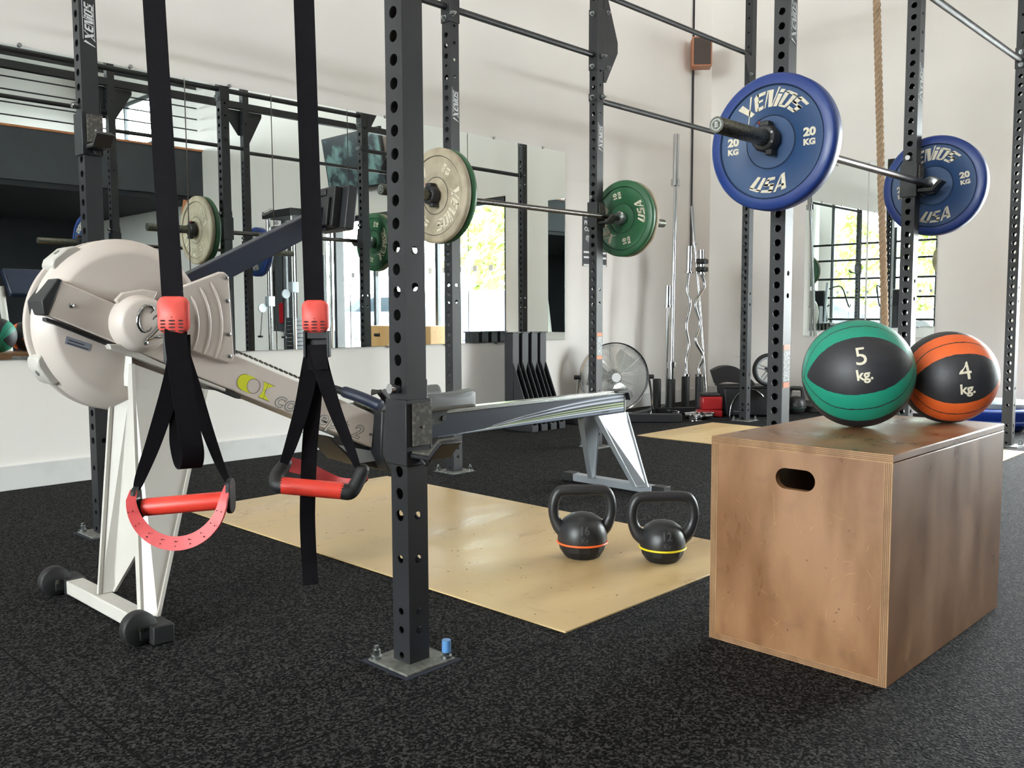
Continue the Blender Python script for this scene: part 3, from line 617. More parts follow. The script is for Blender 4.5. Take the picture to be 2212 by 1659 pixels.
marks(55, fxk, LY-2*t, LZ-2*t, M_scr, 'scratch_marks', .01, .05, .0005); marks(16, lambda a, b2: fx(a, b2*.72), LY-2*t, LZ-2*t, M_stain, 'stain_marks', .006, .02, .0016)
marks(50, lambda a, b2: ex(a*.1, b2), LY, LZ, M_scr, 'scratch_marks', .006, .02, .0006); marks(40, fy, LX, LZ, M_scr, 'scratch_marks', .006, .03, .0004); marks(14, fy, LX, LZ, M_stain, 'stain_marks', .006, .016, .0012); marks(20, fz, LX, LY, M_scr, 'scratch_marks', .01, .04, .0005)
# ------------------------------------------------------------------ medicine balls
def medball(x, y, r_, rz, roll, elev, n, col, lb):
    r = empty('medicine_ball', (x, y, LZ+r_), label=lb, cat='medicine ball')
    r.rotation_euler = (Matrix.Rotation(rz, 3, 'Z') @ Matrix.Rotation(elev, 3, 'X') @ Matrix.Rotation(roll, 3, 'Y')).to_euler()
    g = G(); g.sphere((0, 0, 0), r_, 72, 40); g.build('shell', ball_mat('ball_'+n, col), r, ang=180)
    g = G()
    def sp(a, b2, c): az = a/r_; el = b2/r_; k = r_+.0004+c; return (k*math.sin(az)*math.cos(el), -k*math.cos(az)*math.cos(el), k*math.sin(el))
    addtext(g, n, .066, lambda a, b2, c: sp(a+.004, b2+.018, c), bold=0, ext=.0004)
    addtext(g, 'kg.', .036, lambda a, b2, c: sp(a+.006, b2-.028, c), bold=.0010, ext=.0004)
    g.build('printed_weight', M_cream, r, flat=True)
medball(2.283, .957, .1395, math.radians(-65), math.radians(-9), math.radians(-13), '5', srgb(20, 132, 108), 'green and black five kilogram medicine ball on the plywood box')
medball(2.53, .815, .123, math.radians(-54), math.radians(-8), math.radians(-2), '4', srgb(210, 92, 38), 'orange and black four kilogram medicine ball behind the green one')

# ------------------------------------------------------------------ kettlebells
def smooth(pts, n=6):
    P = [Vector(p) for p in pts]; out = []
    for i in range(len(P)-1):
        p0, p1, p2, p3 = P[max(i-1, 0)], P[i], P[i+1], P[min(i+2, len(P)-1)]
        for k in range(n):
            t_ = k/n; out.append(.5*((2*p1)+(p2-p0)*t_+(2*p0-5*p1+4*p2-p3)*t_*t_+(3*p1-p0-3*p2+p3)*t_**3))
    out.append(P[-1]); return out
def kettlebell(x, y, rz, br, hh, hw, n, colr, lb, z=.005):
    r = empty('kettlebell', (x, y, z), rz, lb, 'kettlebell'); k = br/.082
    g = G(); g.lathe([(0, 0), (.052*k, 0), (.058*k, .004)], (0, 0, 0), (0, 0, 1), 14); g.lathe([(.058*k, .004), (.074*k, .026*k), (.079*k, .046*k), (0, .046*k)], (0, 0, 0), (0, 0, 1), 14); g.build('rubber_foot', M_blk, r, flat=True)
    g = G(); g.lathe([(.079*k, .046*k), (br, .058*k), (br, .078*k), (br*.93, .104*k), (br*.78, .126*k), (br*.5, .142*k), (br*.22, .148*k), (0, .149*k)], (0, 0, 0), (0, 0, 1), 48); g.build('body', M_iron, r, ang=60)
    w = hw/2-.0165; top = hh-.0165
    P = smooth([(-w*.56, 0, .080*k), (-w*.82, 0, .102*k), (-w*.99, 0, top*.62), (-w*1.0, 0, top*.80), (-w*.88, 0, top*.95), (-w*.66, 0, top), (0, 0, top+.001), (w*.66, 0, top), (w*.88, 0, top*.95), (w*1.0, 0, top*.80), (w*.99, 0, top*.62), (w*.82, 0, .102*k), (w*.56, 0, .080*k)], 5)
    R = [.0172+.009*max(0, 1-min(i, len(P)-1-i)/9) for i in range(len(P))]
    g = G(); g.tube(P, R, 18); g.build('handle', M_iron, r, ang=60)
    g = G(); g.tube([(br*1.0*math.cos(a), br*1.0*math.sin(a), .051*k) for a in [2*PI*i/48 for i in range(48)]], .0034, 8, closed=True); g.build('colour_band', mat('band_'+n, colr, .4), r)
    g = G()
    def on(a, b2, c):
        zz = .088*k+b2; rr = br*(1-.0*a); th = a/br; prof = br if zz < .078*k else br*(1-((zz-.078*k)/(.075*k))**2*.5)
        return ((prof+.0002+c)*math.sin(th), -(prof+.0002+c)*math.cos(th), zz)
    addtext(g, n, .036, lambda a, b2, c: on(a, b2+.014, c), bold=.0006, ext=.0012); addtext(g, 'Kg', .022, lambda a, b2, c: on(a, b2-.016, c), bold=.0004, ext=.0012)
    g.build('cast_number', M_iron2, r, flat=True)
M_iron2 = mat('cast_number_iron', srgb(70, 70, 74), .45)
kettlebell(2.222, 1.83, math.radians(-46+1), .081, .236, .220, '16', srgb(240, 100, 40), 'black kettlebell with the orange band, standing on the wood platform')
kettlebell(2.36, 1.61, math.radians(-46+2), .073, .224, .230, '12', srgb(224, 206, 30), 'black kettlebell with the yellow band, beside the plywood box')

# ------------------------------------------------------------------ suspension trainers (local x right, y away, z up)
RZ = math.atan2(-.719, .695)
def rounded(w, h, rr, n=6, cx=0, cz=0, bulge=0):
    P = []
    for sx, sz, a0 in ((1, 1, 0), (-1, 1, 90), (-1, -1, 180), (1, -1, 270)):
        for i in range(n+1):
            a = math.radians(a0+90*i/n); x_ = sx*(w/2-rr)+rr*math.cos(a); z_ = sz*(h/2-rr)+rr*math.sin(a)
            P.append((cx+x_*(1+bulge*(1-(z_/(h/2))**2)), cz+z_*(1+bulge*(1-(x_/(w/2))**2))))
    return P
def cover(r, cx, cz, w, h):
    g = G(); P = rounded(w, h, .012, 6, cx, cz, .05); Q = rounded(w*.86, h*.88, .010, 6, cx, cz, .05)
    g.loft([(a, .004, b2) for a, b2 in P], [(a, -.004, b2) for a, b2 in P]); g.loft([(a, -.004, b2) for a, b2 in P], [(a, -.010, b2) for a, b2 in Q])
    g.build('buckle_cover', M_red, r, ang=60)
    for row in range(4):
        for col in (-1, 0, 1):
            g = G(); x_ = cx+col*.0155; z_ = cz-.010-row*.0058*1.0; ww = .0062 if col == 0 else .005
            g.lathe([(0, 0), (1, 0)], (0, 0, 0), (0, -1, 0), 16); vs = [(x_+v[0]*ww, -.0104, z_+v[2]*.0016) for v in g.v]; g.v = vs; g.build('vent_slot', M_slot, r)
    g = G(); g.tube([(cx, -.0098, cz-.004), (cx, -.0106, cz-.004)], .0011, 8); g.build('vent_slot', M_slot, r)
def band(r, name, pts, w, wd, m=None, t_=.0022): G().ribbon(smooth(pts, 8), wd, w, t_).build(name, m or M_webb, r, ang=60)
# left
T = empty('suspension_trainer', (.709, 1.504, 0), RZ, 'left of the two hanging suspension trainers, its red grip lower and strap looped', 'suspension strap', 'suspension trainers')
G().ribbon([(-.03, 0, 2.34), (-.016, 0, 1.347), (0, 0, .80)], (1, 0, 0), .0375, .0025).build('main_strap', M_webb, T)
cover(T, 0, .800, .052, .062)
G().prism([(-.024, .008, .770), (-.014, .008, .765), (-.012, .008, .715), (-.018, .008, .708), (-.024, .008, .716)], (0, .03, 0)).build('buckle', M_dark, T, bevel=.002)
g = G(); g.tube([(-.0245, .02, .750), (-.0262, .02, .750)], .0025, 10); g.build('buckle_pin', M_zinc, T)
band(T, 'looped_strap', [(.003, .004, .780), (.008, -.014, .755), (.022, -.03, .68), (.034, -.036, .60), (.036, -.028, .560), (.024, -.008, .533), (.006, .014, .537), (-.006, .028, .57), (-.006, .03, .61), (.0, .020, .68), (.004, .012, .765)], .037, [(1, .55, 0)]*81)
band(T, 'handle_strap', [(.002, .014, .735), (-.012, .014, .68), (-.045, .010, .58), (-.070, .006, .515), (-.0765, 0, .492)], [.036-.026*(i/32)**1.5 for i in range(33)], (1, .5, 0))
band(T, 'handle_strap', [(.004, .014, .735), (.024, .016, .67), (.046, .014, .60), (.070, .008, .535), (.086, 0, .504)], [.032-.023*(i/32)**1.2 for i in range(33)], (1, .8, 0))
g = G(); g.lathe([(0, 0), (.0150, 0), (.0158, .004), (.0158, .142), (.0150, .146), (0, .146)], (-.064, 0, .4605), (.996, 0, .084), 28); g.build('grip', M_redgrip, T)
for s, zz, zt in ((-1, .459, .488), (1, .473, .502)):
    xx = -.0765 if s < 0 else .0905
    g = G(); g.loft([(xx-.004, y_, z_) for y_, z_ in rounded(.034, .062, .015, 6, -.002, zz+.008)], [(xx+.004, y_, z_) for y_, z_ in rounded(.034, .062, .015, 6, -.002, zz+.008)]); g.tube([(xx, 0, zz), (xx-s*.012, 0, zz)], .0165, 24)
    g.build('end_cap', M_blk, T, bevel=.0015)
    g = G(); g.ribbon([(xx-.003*s, -.006, zt-.012), (xx, -.004, zt+.002)], (0, 1, 0), .020, .003); g.build('rivet_ring', M_zinc, T)
arc = [( .004+.081*math.cos(a), -.022-.014*abs(math.sin(a)), .486+ .082*math.sin(a)*(1.0)) for a in [PI+PI*i/30 for i in range(31)]]
arc[0] = (-.0775, -.008, .492); arc[-1] = (.0885, -.008, .500)
g = G(); g.ribbon(arc, [(math.cos(PI+PI*i/30), -.35, math.sin(PI+PI*i/30)) for i in range(31)], [.012+.0125*math.sin(PI*i/30)**.5 for i in range(31)], .0042); g.build('foot_cradle', M_redc, T, ang=60)
g = G()
for i in range(3, 28, 3):
    a = PI+PI*i/30
    for q in (.0035, -.0045): g.tube([(.004+(.081+q)*math.cos(a), -.0385+.004*(1-abs(math.sin(a))), .486+(.082+q)*math.sin(a)), (.004+(.081+q)*math.cos(a), -.0398+.004*(1-abs(math.sin(a))), .486+(.082+q)*math.sin(a))], .0011, 8)
g.build('cradle_holes', M_slot, T)
# right
T = empty('suspension_trainer', (.965, 1.456, 0), RZ, 'right of the two hanging suspension trainers, beside the front upright with a long tail strap', 'suspension strap', 'suspension trainers')
G().ribbon([(-.018, 0, 2.34), (-.008, 0, 1.398), (0, 0, .80)], (1, 0, 0), .0378, .0025).build('main_strap', M_webb, T)
cover(T, .001, .796, .048, .060)
g = G(); g.box(-.021, .027, -.004, .012, .753, .768); g.box(-.022, -.0165, -.008, .010, .718, .768); g.box(.0225, .028, -.008, .010, .718, .768); g.box(-.018, .024, .006, .010, .735, .755); g.build('buckle', M_dark, T, bevel=.0015)
G().ribbon([(.003, -.002, .742), (.004, -.004, .716), (.005, -.004, .694)], (1, 0, 0), .037, .004).build('stitched_tab', M_webb, T, bevel=.0005)
band(T, 'handle_strap', [(.003, 0, .735), (.010, -.002, .700), (.034, -.002, .62), (.060, 0, .55), (.076, .002, .505)], [.037-.025*(i/32)**1.2 for i in range(33)], (1, .25, 0))
band(T, 'handle_strap', [(-.004, .006, .735), (-.014, .006, .690), (-.030, .006, .62), (-.052, .004, .55), (-.067, .004, .512)], [.034-.018*(i/32)**1.8 for i in range(33)], (1, .3, 0))
band(T, 'tail_strap', [(-.002, .022, .74), (-.010, .024, .64), (-.022, .03, .54), (-.030, .034, .42), (-.030, .034, .34), (-.027, .034, .262)], .030, (1, .3, 0))
g = G(); g.lathe([(0, 0), (.0158, 0), (.0165, .004), (.0165, .118), (.0158, .122), (0, .122)], (-.072, 0, .4695), (.9955, 0, -.095), 28); g.build('grip', M_redgrip, T)
for s in (-1, 1):
    if s < 0: P = [(-.068, 0, .4690), (-.080, .002, .472), (-.083, .014, .487), (-.070, .028, .508)]
    else: P = [(.044, 0, .4585), (.060, 0, .456), (.070, .006, .466), (.084, .018, .496)]
    Q = smooth(P, 6); g = G(); g.tube(Q, [.0166-.004*i/len(Q) for i in range(len(Q))], 18); g.build('end_cap', M_blk, T, ang=60)
    g = G(); e_ = Q[-1]; g.sphere(e_, .0125, 16, 10); g.build('end_cap', M_blk, T, ang=60)
Q = smooth([(-.062, .03, .505), (-.035, .05, .493), (-.005, .07, .472), (.025, .075, .458), (.06, .06, .46), (.090, .026, .486)], 8)
G().ribbon(Q, (0, .35, 1), [.030-.006*i/len(Q) for i in range(len(Q))], .0042).build('foot_cradle', M_redc, T, ang=60)

# ------------------------------------------------------------------ rowing machine (built in room coordinates, stored relative to its base)
RO = Vector((2.05, 2.44, 0))
R0 = empty('rowing_machine', RO, label='grey rowing machine with a big round flywheel housing and a navy rail', cat='rowing machine')
def rb(g, name, m, parent=None, **k):
    g.v = [tuple(Vector(p)-RO) for p in g.v]; return g.build(name, m, parent or R0, **k)
FX, FZ, FR = 1.0, .772, .230
# rear half shell, groove, front half shell
g = G(); g.lathe([(0, .055), (.19, .055), (.222, .042), (FR, .028), (FR, .008), (.222, .004), (0, .004)], (FX, 2.455, FZ), (0, 1, 0), 96); rb(g, 'rear_shell', M_grey, ang=50)
g = G(); g.lathe([(.216, -.03), (.216, .02)], (FX, 2.455, FZ), (0, 1, 0), 96); rb(g, 'shell_groove', mat('groove_grey', srgb(120, 114, 108), .6))
g = G(); g.lathe([(0, .062), (.186, .062), (.196, .058), (.213, .030), (.226, .014), (FR, .006), (FR, 0), (.222, -.004), (0, -.004)], (FX, 2.425, FZ), (0, -1, 0), 96); rb(g, 'front_shell', M_grey, ang=50)
# two latches across the groove on the left
for a0 in (math.radians(129), math.radians(209)):
    c, s_ = math.cos(a0), math.sin(a0); Mx = Matrix.Translation((FX+c*FR, 2.43, FZ+s_*FR)) @ Matrix.Rotation(-(a0-PI/2), 4, 'Y')
    g = G(); prof = [(-.045, -.014), (-.043, .002), (-.028, .012), (.018, .014), (.036, .006), (.044, -.012)]
    a_ = [Mx @ Vector((p[0], -.022, p[1])) for p in prof]; b_ = [Mx @ Vector((p[0], .055, p[1])) for p in prof]; g.loft(a_, b_); rb(g, 'housing_latch', M_pale, bevel=.005)
    g = G(); g.tube([Mx @ Vector((.0, .012, .011)), Mx @ Vector((.0, .012, .0150))], .008, 14); rb(g, 'latch_screw', M_zinc)
# main diagonal beam
ang = math.atan2(.363-.799, 1.764-.788)
bp_ = [(.790, .800), (.825, .886), (1.772, .470), (1.762, .358)]
def fr(p, y): return (p[0], y, p[1])
g = G(); g.prism([fr(p, 2.345) for p in ((.820, .885), (1.778, .472), (1.764, .363), (.786, .800))], (0, .10, 0)); rb(g, 'main_beam', M_grey, bevel=.003)
g = G(); g.prism([(.812, 2.343, .892), (.824, 2.343, .887), (.786, 2.343, .799), (.776, 2.343, .801), (.772, 2.343, .836)], (0, .104, 0)); rb(g, 'beam_end_cap', M_dark, bevel=.003)
g = G(); g.prism([(.784, 2.350, .795), (1.30, 2.350, .565), (1.30, 2.350, .556), (.784, 2.350, .786)], (0, .03, 0)); rb(g, 'beam_underside', M_dark)
# hub cover with its badge
g = G(); g.lathe([(0, .062), (.058, .056), (.066, .050), (.072, .030), (.077, .006), (.078, 0), (0, 0)], (1.008, 2.346, .777), (0, -1, 0), 64); rb(g, 'hub_cover', M_grey, ang=50)
g = G(); g.prism([fr(p, 2.348) for p in ((.958, .825), (.945, .838), (.965, .858), (1.02, .868), (1.06, .862), (1.03, .80))], (0, -.014, 0)); rb(g, 'hub_cover_lip', M_grey, bevel=.004)
g = G(); hy = 2.288
C_ = smooth([(1.022, 0, .805), (1.030, 0, .815), (1.022, 0, .824), (1.006, 0, .820), (.992, 0, .800), (.989, 0, .776), (1.000, 0, .758), (1.016, 0, .760), (1.026, 0, .772)], 6)
g.tube([(p.x-.006, hy, p.z) for p in C_], [.0022+.0030*math.sin(PI*i/len(C_)) for i in range(len(C_))], 10)
D_ = smooth([(1.028, 0, .785), (1.036, 0, .796), (1.050, 0, .798), (1.056, 0, .786), (1.046, 0, .768), (1.026, 0, .748), (1.012, 0, .734), (1.034, 0, .742), (1.052, 0, .742), (1.066, 0, .752)], 6)
g.tube([(p.x-.008, hy, p.z) for p in D_], [.0022+.0024*math.sin(PI*i/len(D_)) for i in range(len(D_))], 10)
rb(g, 'chrome_badge', M_chrome)
# fan shaped chain cover with three arcs
FP = [(1.064, .788), (1.092, .850), (1.128, .879), (1.238, .921), (1.255, .921), (1.267, .910), (1.276, .678), (1.270, .665), (1.257, .660), (1.153, .698), (1.094, .719)]
g = G(); g.loft([fr(p, 2.346) for p in FP], [fr(((p[0]-1.17)*.975+1.17, (p[1]-.79)*.975+.79), 2.332) for p in FP]); rb(g, 'chain_cover', M_grey, bevel=.003)
for rr, a0, a1 in ((.125, -38, 38), (.160, -37, 41), (.195, -36, 40), (.230, -35, 39)):
    g = G(); pts = [(1.008+rr*math.cos(math.radians(a)), 2.331, .777+rr*math.sin(math.radians(a))) for a in np.linspace(a0, a1, 24)]
    pts = [p for p in pts if p[2] < .70+.235*min(1, (p[0]-.90)/.37) and p[2] > .655+ (1.27-p[0])*.35]
    if len(pts) > 3: g.tube(pts, [.0012]+[.0034]*(len(pts)-2)+[.0012], 8); rb(g, 'cover_rib', M_grey)
for x_, z_, y_ in ((1.256, .904, 2.331), (1.257, .839, 2.331), (1.259, .745, 2.331), (1.259, .683, 2.331), (1.002, .728, 2.290), (.842, .824, 2.345)):
    g = G(); g.lathe([(.0015, .0022), (.0028, .0036), (.0058, .0022), (.0066, 0)], (x_, y_, z_), (0, -1, 0), 16); g.tube([(x_, y_-.0002, z_), (x_, y_-.0008, z_)], .002, 6); rb(g, 'screw', M_zinc)
g = G(); g.prism([fr(p, 2.352) for p in ((1.262, .880), (1.280, .870), (1.290, .662), (1.272, .668))], (0, .06, 0)); rb(g, 'cover_backing', M_dark, bevel=.002)
# monitor arm and monitor
g = G(); g.prism([fr(p, 2.425) for p in ((1.04, .845), (1.168, .905), (1.70, 1.168), (1.715, 1.10), (1.60, 1.045), (1.319, .905), (1.20, .83))], (0, .05, 0)); rb(g, 'monitor_arm', M_navy, bevel=.004)
g = G(); g.tube([(1.475, 2.424, 1.078), (1.475, 2.420, 1.078)], .006, 12); rb(g, 'screw', M_zinc)
g = G(); g.tube([(1.46, 2.47, 1.108), (1.50, 2.49, 1.125)], .006, 10); rb(g, 'arm_bolt', M_zinc)
mm = Matrix.Translation((1.70, 2.43, 1.135)) @ Matrix.Rotation(math.radians(8), 4, 'Y') @ Matrix.Rotation(math.radians(-4), 4, 'Z')
g = G(); g.box(-.012, .022, -.085, .085, -.068, .072, mm); rb(g, 'monitor_case', M_dark, bevel=.004)
g = G(); g.box(-.040, -.012, -.050, .075, -.062, .066, mm); g.box(-.052, -.040, -.035, .02, -.06, .03, mm); g.box(-.046, -.04, .0, .065, .038, .06, mm); rb(g, 'battery_housing', M_blk, bevel=.003)
g = G(); g.box(.022, .0245, -.078, .078, -.06, .066, mm); rb(g, 'monitor_screen', M_greylab)
g = G()
g.box(-.0412, -.0402, .008, .016, -.05, .02, mm); rb(g, 'battery_label', M_white)
# beam lettering and mark
g = G(); by = 2.3446
def onb(a, b2, c, o=(1.40, .563)): 
    ca, sa = math.cos(ang), math.sin(ang); return (o[0]+a*ca-b2*sa, by-c, o[1]+a*sa+b2*ca)
for s, w_, zz in (('c', 0, 0), ('o', .040, 0), ('n', .082, 0), ('c', .126, 0), ('e', .166, 0), ('p', .206, -.0), ('t', .246, .004), ('2', .305, .004)):
    addtext(g, s, .066 if s != '2' else .062, lambda a, b2, c, w_=w_: onb(a*1.15+w_+.028, b2-.006, c), bold=.0020, shear=.3, ext=.0001)
rb(g, 'outlined_lettering', M_ink, flat=True)
g = G(); by = 2.3442
for s, w_, zz in (('c', 0, 0), ('o', .040, 0), ('n', .082, 0), ('c', .126, 0), ('e', .166, 0), ('p', .206, -.0), ('t', .246, .004), ('2', .305, .004)):
    addtext(g, s, .066 if s != '2' else .062, lambda a, b2, c, w_=w_: onb(a*1.15+w_+.028, b2-.006, c), bold=.0005, shear=.3, ext=.0001)
rb(g, 'lettering_fill', M_grey2 if 'M_grey2' in globals() else M_pale, flat=True)
by = 2.3446
def flat(pts, o): return [onb(p[0], p[1], 0, o) for p in pts]
mk = (1.352, .586)
g = G(); st_ = [(-.045+.024*math.cos(a)-.0, .024*math.sin(a)) for a in np.linspace(PI/2, 3*PI/2, 14)]; inn = [(-.014-.022*math.sin(b2), -.022*math.cos(b2)) for b2 in np.linspace(0, PI, 12)]
g.prism(flat(st_+[(-.016, -.024)]+[(-.014+.021*math.cos(a), .021*math.sin(a)) for a in np.linspace(1.5*PI, .5*PI, 14)]+[(-.016, .024)], mk), (0, -.0003, 0))
g.prism(flat([(.012, .024), (.052, .024)]+[(.052-.026*math.sin(a), .024-.048*a/PI) for a in np.linspace(.2, PI-.2, 8)]+[(.052, -.024), (.012, -.024)]+[(.012+.008*math.sin(a), -.024+.048*a/PI) for a in np.linspace(.2, PI-.2, 8)], mk), (0, -.0003, 0))
rb(g, 'lime_mark', M_lime, flat=True)
g = G(); g.tube([onb(-.014+.0215*math.cos(a), .0215*math.sin(a), 0, mk) for a in np.linspace(0, 2*PI, 33)[:-1]], .0006, 6, closed=True); g.tube(flat(st_, mk), .0006, 6); g.tube(flat([(.012, .024), (.052, .024)], mk), .0006, 6); g.tube(flat([(.012, -.024), (.052, -.024)], mk), .0006, 6); g.tube(flat([(.030, .024), (.028, 0), (.030, -.024)], mk), .0006, 6); rb(g, 'mark_outline', M_ink)
g = G(); g.tube([(1.755, 2.344, .408), (1.755, 2.341, .408)], .004, 12); rb(g, 'screw', M_zinc)
# small printed label on the housing
g = G(); P = [(.833, .748), (.893, .726), (.888, .707), (.828, .729)]; g.prism([fr(p, 2.3625) for p in P], (0, -.0004, 0)); rb(g, 'housing_label', mat('label_film', srgb(150, 156, 170), .4))
g = G(); g.prism([(.838, 2.3618, .739), (.875, 2.3618, .7255), (.8745, 2.3618, .7232), (.8375, 2.3618, .7367)], (0, -.0003, 0)); g.prism([(.834, 2.3618, .732), (.885, 2.3618, .7135), (.8845, 2.3618, .7112), (.8335, 2.3618, .7297)], (0, -.0003, 0)); rb(g, 'label_print', M_ink)
# ledge bracket under the beam, front legs
g = G(); g.prism([fr(p, 2.332) for p in ((.925, .726), (.958, .724), (1.06, .672), (1.245, .590), (1.244, .582), (1.055, .661), (.958, .702), (.93, .712))], (0, .125, 0)); rb(g, 'leg_bracket', M_pale, bevel=.002)
def sheet(name, A, B, m=M_pale, t_=.0): 
    g = G(); g.loft(A, B); return rb(g, name, m, bevel=.0015)
def leg(name, tl, tr, br_, bl, dep, m, lip=.006, dx=.0):
    """tapered pressed steel leg: outer skin with two folded edges"""
    r = rb(G().loft([tl, tr, br_, bl], [(p[0]+dx, p[1]+.004, p[2]) for p in (tl, tr, br_, bl)]), name, m)
    for a, b2 in ((tl, bl), (tr, br_)):
        g = G(); a, b2 = Vector(a), Vector(b2)
        g.loft([a+Vector((-lip/2, -.002, 0)), a+Vector((lip/2, -.002, 0)), a+Vector((lip/2, dep, 0)), a+Vector((-lip/2, dep, 0))], [b2+Vector((-lip/2, -.002, 0)), b2+Vector((lip/2, -.002, 0)), b2+Vector((lip/2, dep*.7, 0)), b2+Vector((-lip/2, dep*.7, 0))])
        g.v = [tuple(p) for p in g.v]; gg = g; rb(gg, 'leg_edge', m, parent=R0)
    return r
leg('front_leg', (.988, 2.340, .672), (1.190, 2.340, .590), (.948, 2.150, .048), (.925, 2.190, .048), .028, M_pale, .009)
FL = [(.962, 2.395, .692), (.992, 2.350, .675), (.962, 2.262, .209), (.955, 2.434, .048), (.918, 2.444, .048)]
rb(G().loft(FL, [(p[0]+.004, p[1]+.003, p[2]) for p in FL]), 'front_leg', M_pale)
for a_, b_ in ((FL[0], FL[4]), (FL[2], FL[3])):
    g = G(); g.loft([(a_[0]-.004, a_[1]-.003, a_[2]), (a_[0]+.004, a_[1]-.003, a_[2]), (a_[0]+.004, a_[1]+.008, a_[2]), (a_[0]-.004, a_[1]+.008, a_[2])], [(b_[0]-.004, b_[1]-.003, b_[2]), (b_[0]+.004, b_[1]-.003, b_[2]), (b_[0]+.004, b_[1]+.008, b_[2]), (b_[0]-.004, b_[1]+.008, b_[2])]); rb(g, 'leg_edge', M_pale)
g = G(); g.loft([(.950, 2.395, .70), (.99, 2.35, .69), (.995, 2.355, .69), (.958, 2.405, .70)], [(.948, 2.395, .62), (.985, 2.345, .61), (.99, 2.35, .61), (.955, 2.405, .62)]); rb(g, 'leg_collar', M_pale, bevel=.001)
# front foot bar and wheels
def fb(a, b2, w_, z0, z1, name, m):
    a, b2 = Vector((*a, 0)), Vector((*b2, 0)); n = Vector((-(b2-a).y, (b2-a).x, 0)).normalized()*w_/2; g = G()
    g.prism([(p.x, p.y, z0) for p in (a-n, a+n, b2+n, b2-n)], (0, 0, z1-z0)); return rb(g, name, m, bevel=.003)
fb((.925, 2.640), (.930, 2.165), .048, .008, .046, 'front_foot', M_pale)
for y0_, y1_ in ((2.725, 2.640), (2.165, 2.080)):
    yy = (y0_+y1_)/2
    fb((.93, y0_), (.93, y1_), .052, .001, .047, 'foot_end_cap', M_blk)
    g = G(); g.lathe([(.006, 0), (.038, 0), (.041, .003), (.041, .030), (.038, .033), (.006, .033)], (.885, yy-.016, .042), (0, 1, 0), 36, closed=True); rb(g, 'wheel', M_blk, ang=50)
    g = G(); g.tube([(.885, yy-.021, .042), (.885, yy+.02, .042)], .006, 12); rb(g, 'wheel_axle', M_wornchrome)
    g = G(); g.box(.88, .92, yy-.018, yy+.018, .012, .045); rb(g, 'wheel_mount', M_blk, bevel=.004)
# chain, handle, foot stretcher
g = G(); P = [(1.29, 2.40, .705), (1.45, 2.40, .637), (1.655, 2.42, .552)]; 
for i in range(42):
    f0 = i/42; p = Vector(P[0]).lerp(Vector(P[2]), f0); q = Vector(P[0]).lerp(Vector(P[2]), f0+.018); g.tube([p+Vector((0, .0025 if i % 2 else -.0025, 0)), q+Vector((0, .0025 if i % 2 else -.0025, 0))], .0036, 6)
rb(g, 'chain', M_wornchrome)
g = G(); g.tube(smooth([(1.645, 2.62, .50), (1.64, 2.56, .545), (1.648, 2.46, .566), (1.66, 2.40, .560), (1.685, 2.34, .542)], 5), .0125, 16); rb(g, 'handle_core', M_dark)
for P in ([(1.672, 2.37, .553), (1.70, 2.31, .534), (1.728, 2.27, .514), (1.735, 2.255, .508)], [(1.648, 2.55, .553), (1.655, 2.60, .53), (1.67, 2.66, .505)]):
    g = G(); Q = smooth(P, 6); g.tube(Q, [.0165]+[.0185]*(len(Q)-3)+[.017, .010], 20); rb(g, 'hand_grip', M_navygrip)
g = G(); g.prism([fr(p, 2.30) for p in ((1.775, .488), (1.86, .492), (1.90, .47), (1.87, .36), (1.93, .30), (1.90, .27), (1.80, .283), (1.765, .345))], (0, .10, 0)); rb(g, 'footplate_block', M_dark, bevel=.006)
g = G(); g.prism([fr(p, 2.47) for p in ((1.775, .488), (1.86, .492), (1.90, .47), (1.87, .36), (1.93, .30), (1.90, .27), (1.80, .283), (1.765, .345))], (0, .10, 0)); rb(g, 'footplate_block', M_dark, bevel=.006)
g = G(); g.prism([fr(p, 2.36) for p in ((1.60, .418), (1.76, .362), (1.84, .300), (1.80, .285), (1.70, .318), (1.66, .36))], (0, .15, 0)); rb(g, 'joint_cover', M_dark, bevel=.003)
g = G(); g.prism([fr(p, 2.352) for p in ((1.64, .384), (1.765, .352), (1.80, .316), (1.72, .316))], (0, .006, 0)); rb(g, 'joint_plate', M_silver)
g = G(); g.tube([(1.806, 2.352, .322), (1.806, 2.346, .322)], .006, 12); rb(g, 'screw', M_zinc)
g = G(); g.ribbon(smooth([(1.75, 2.30, .545), (1.78, 2.33, .55), (1.83, 2.33, .50), (1.86, 2.30, .47)], 6), (0, 1, 0), .035, .004); rb(g, 'foot_strap', M_blk)
g = G()
for q in ((.0, .0), (.02, .012)): g.tube([(1.70+q[0], 2.38, .50+q[1]), (1.80+q[0], 2.37, .455+q[1])], .006, 8)
rb(g, 'handle_hook', M_wornchrome)
g = G(); g.prism([fr(p, 2.31) for p in ((2.0, .30), (2.03, .35), (1.90, .35), (1.90, .27))], (0, .12, 0)); rb(g, 'heel_block', M_blk, bevel=.004)
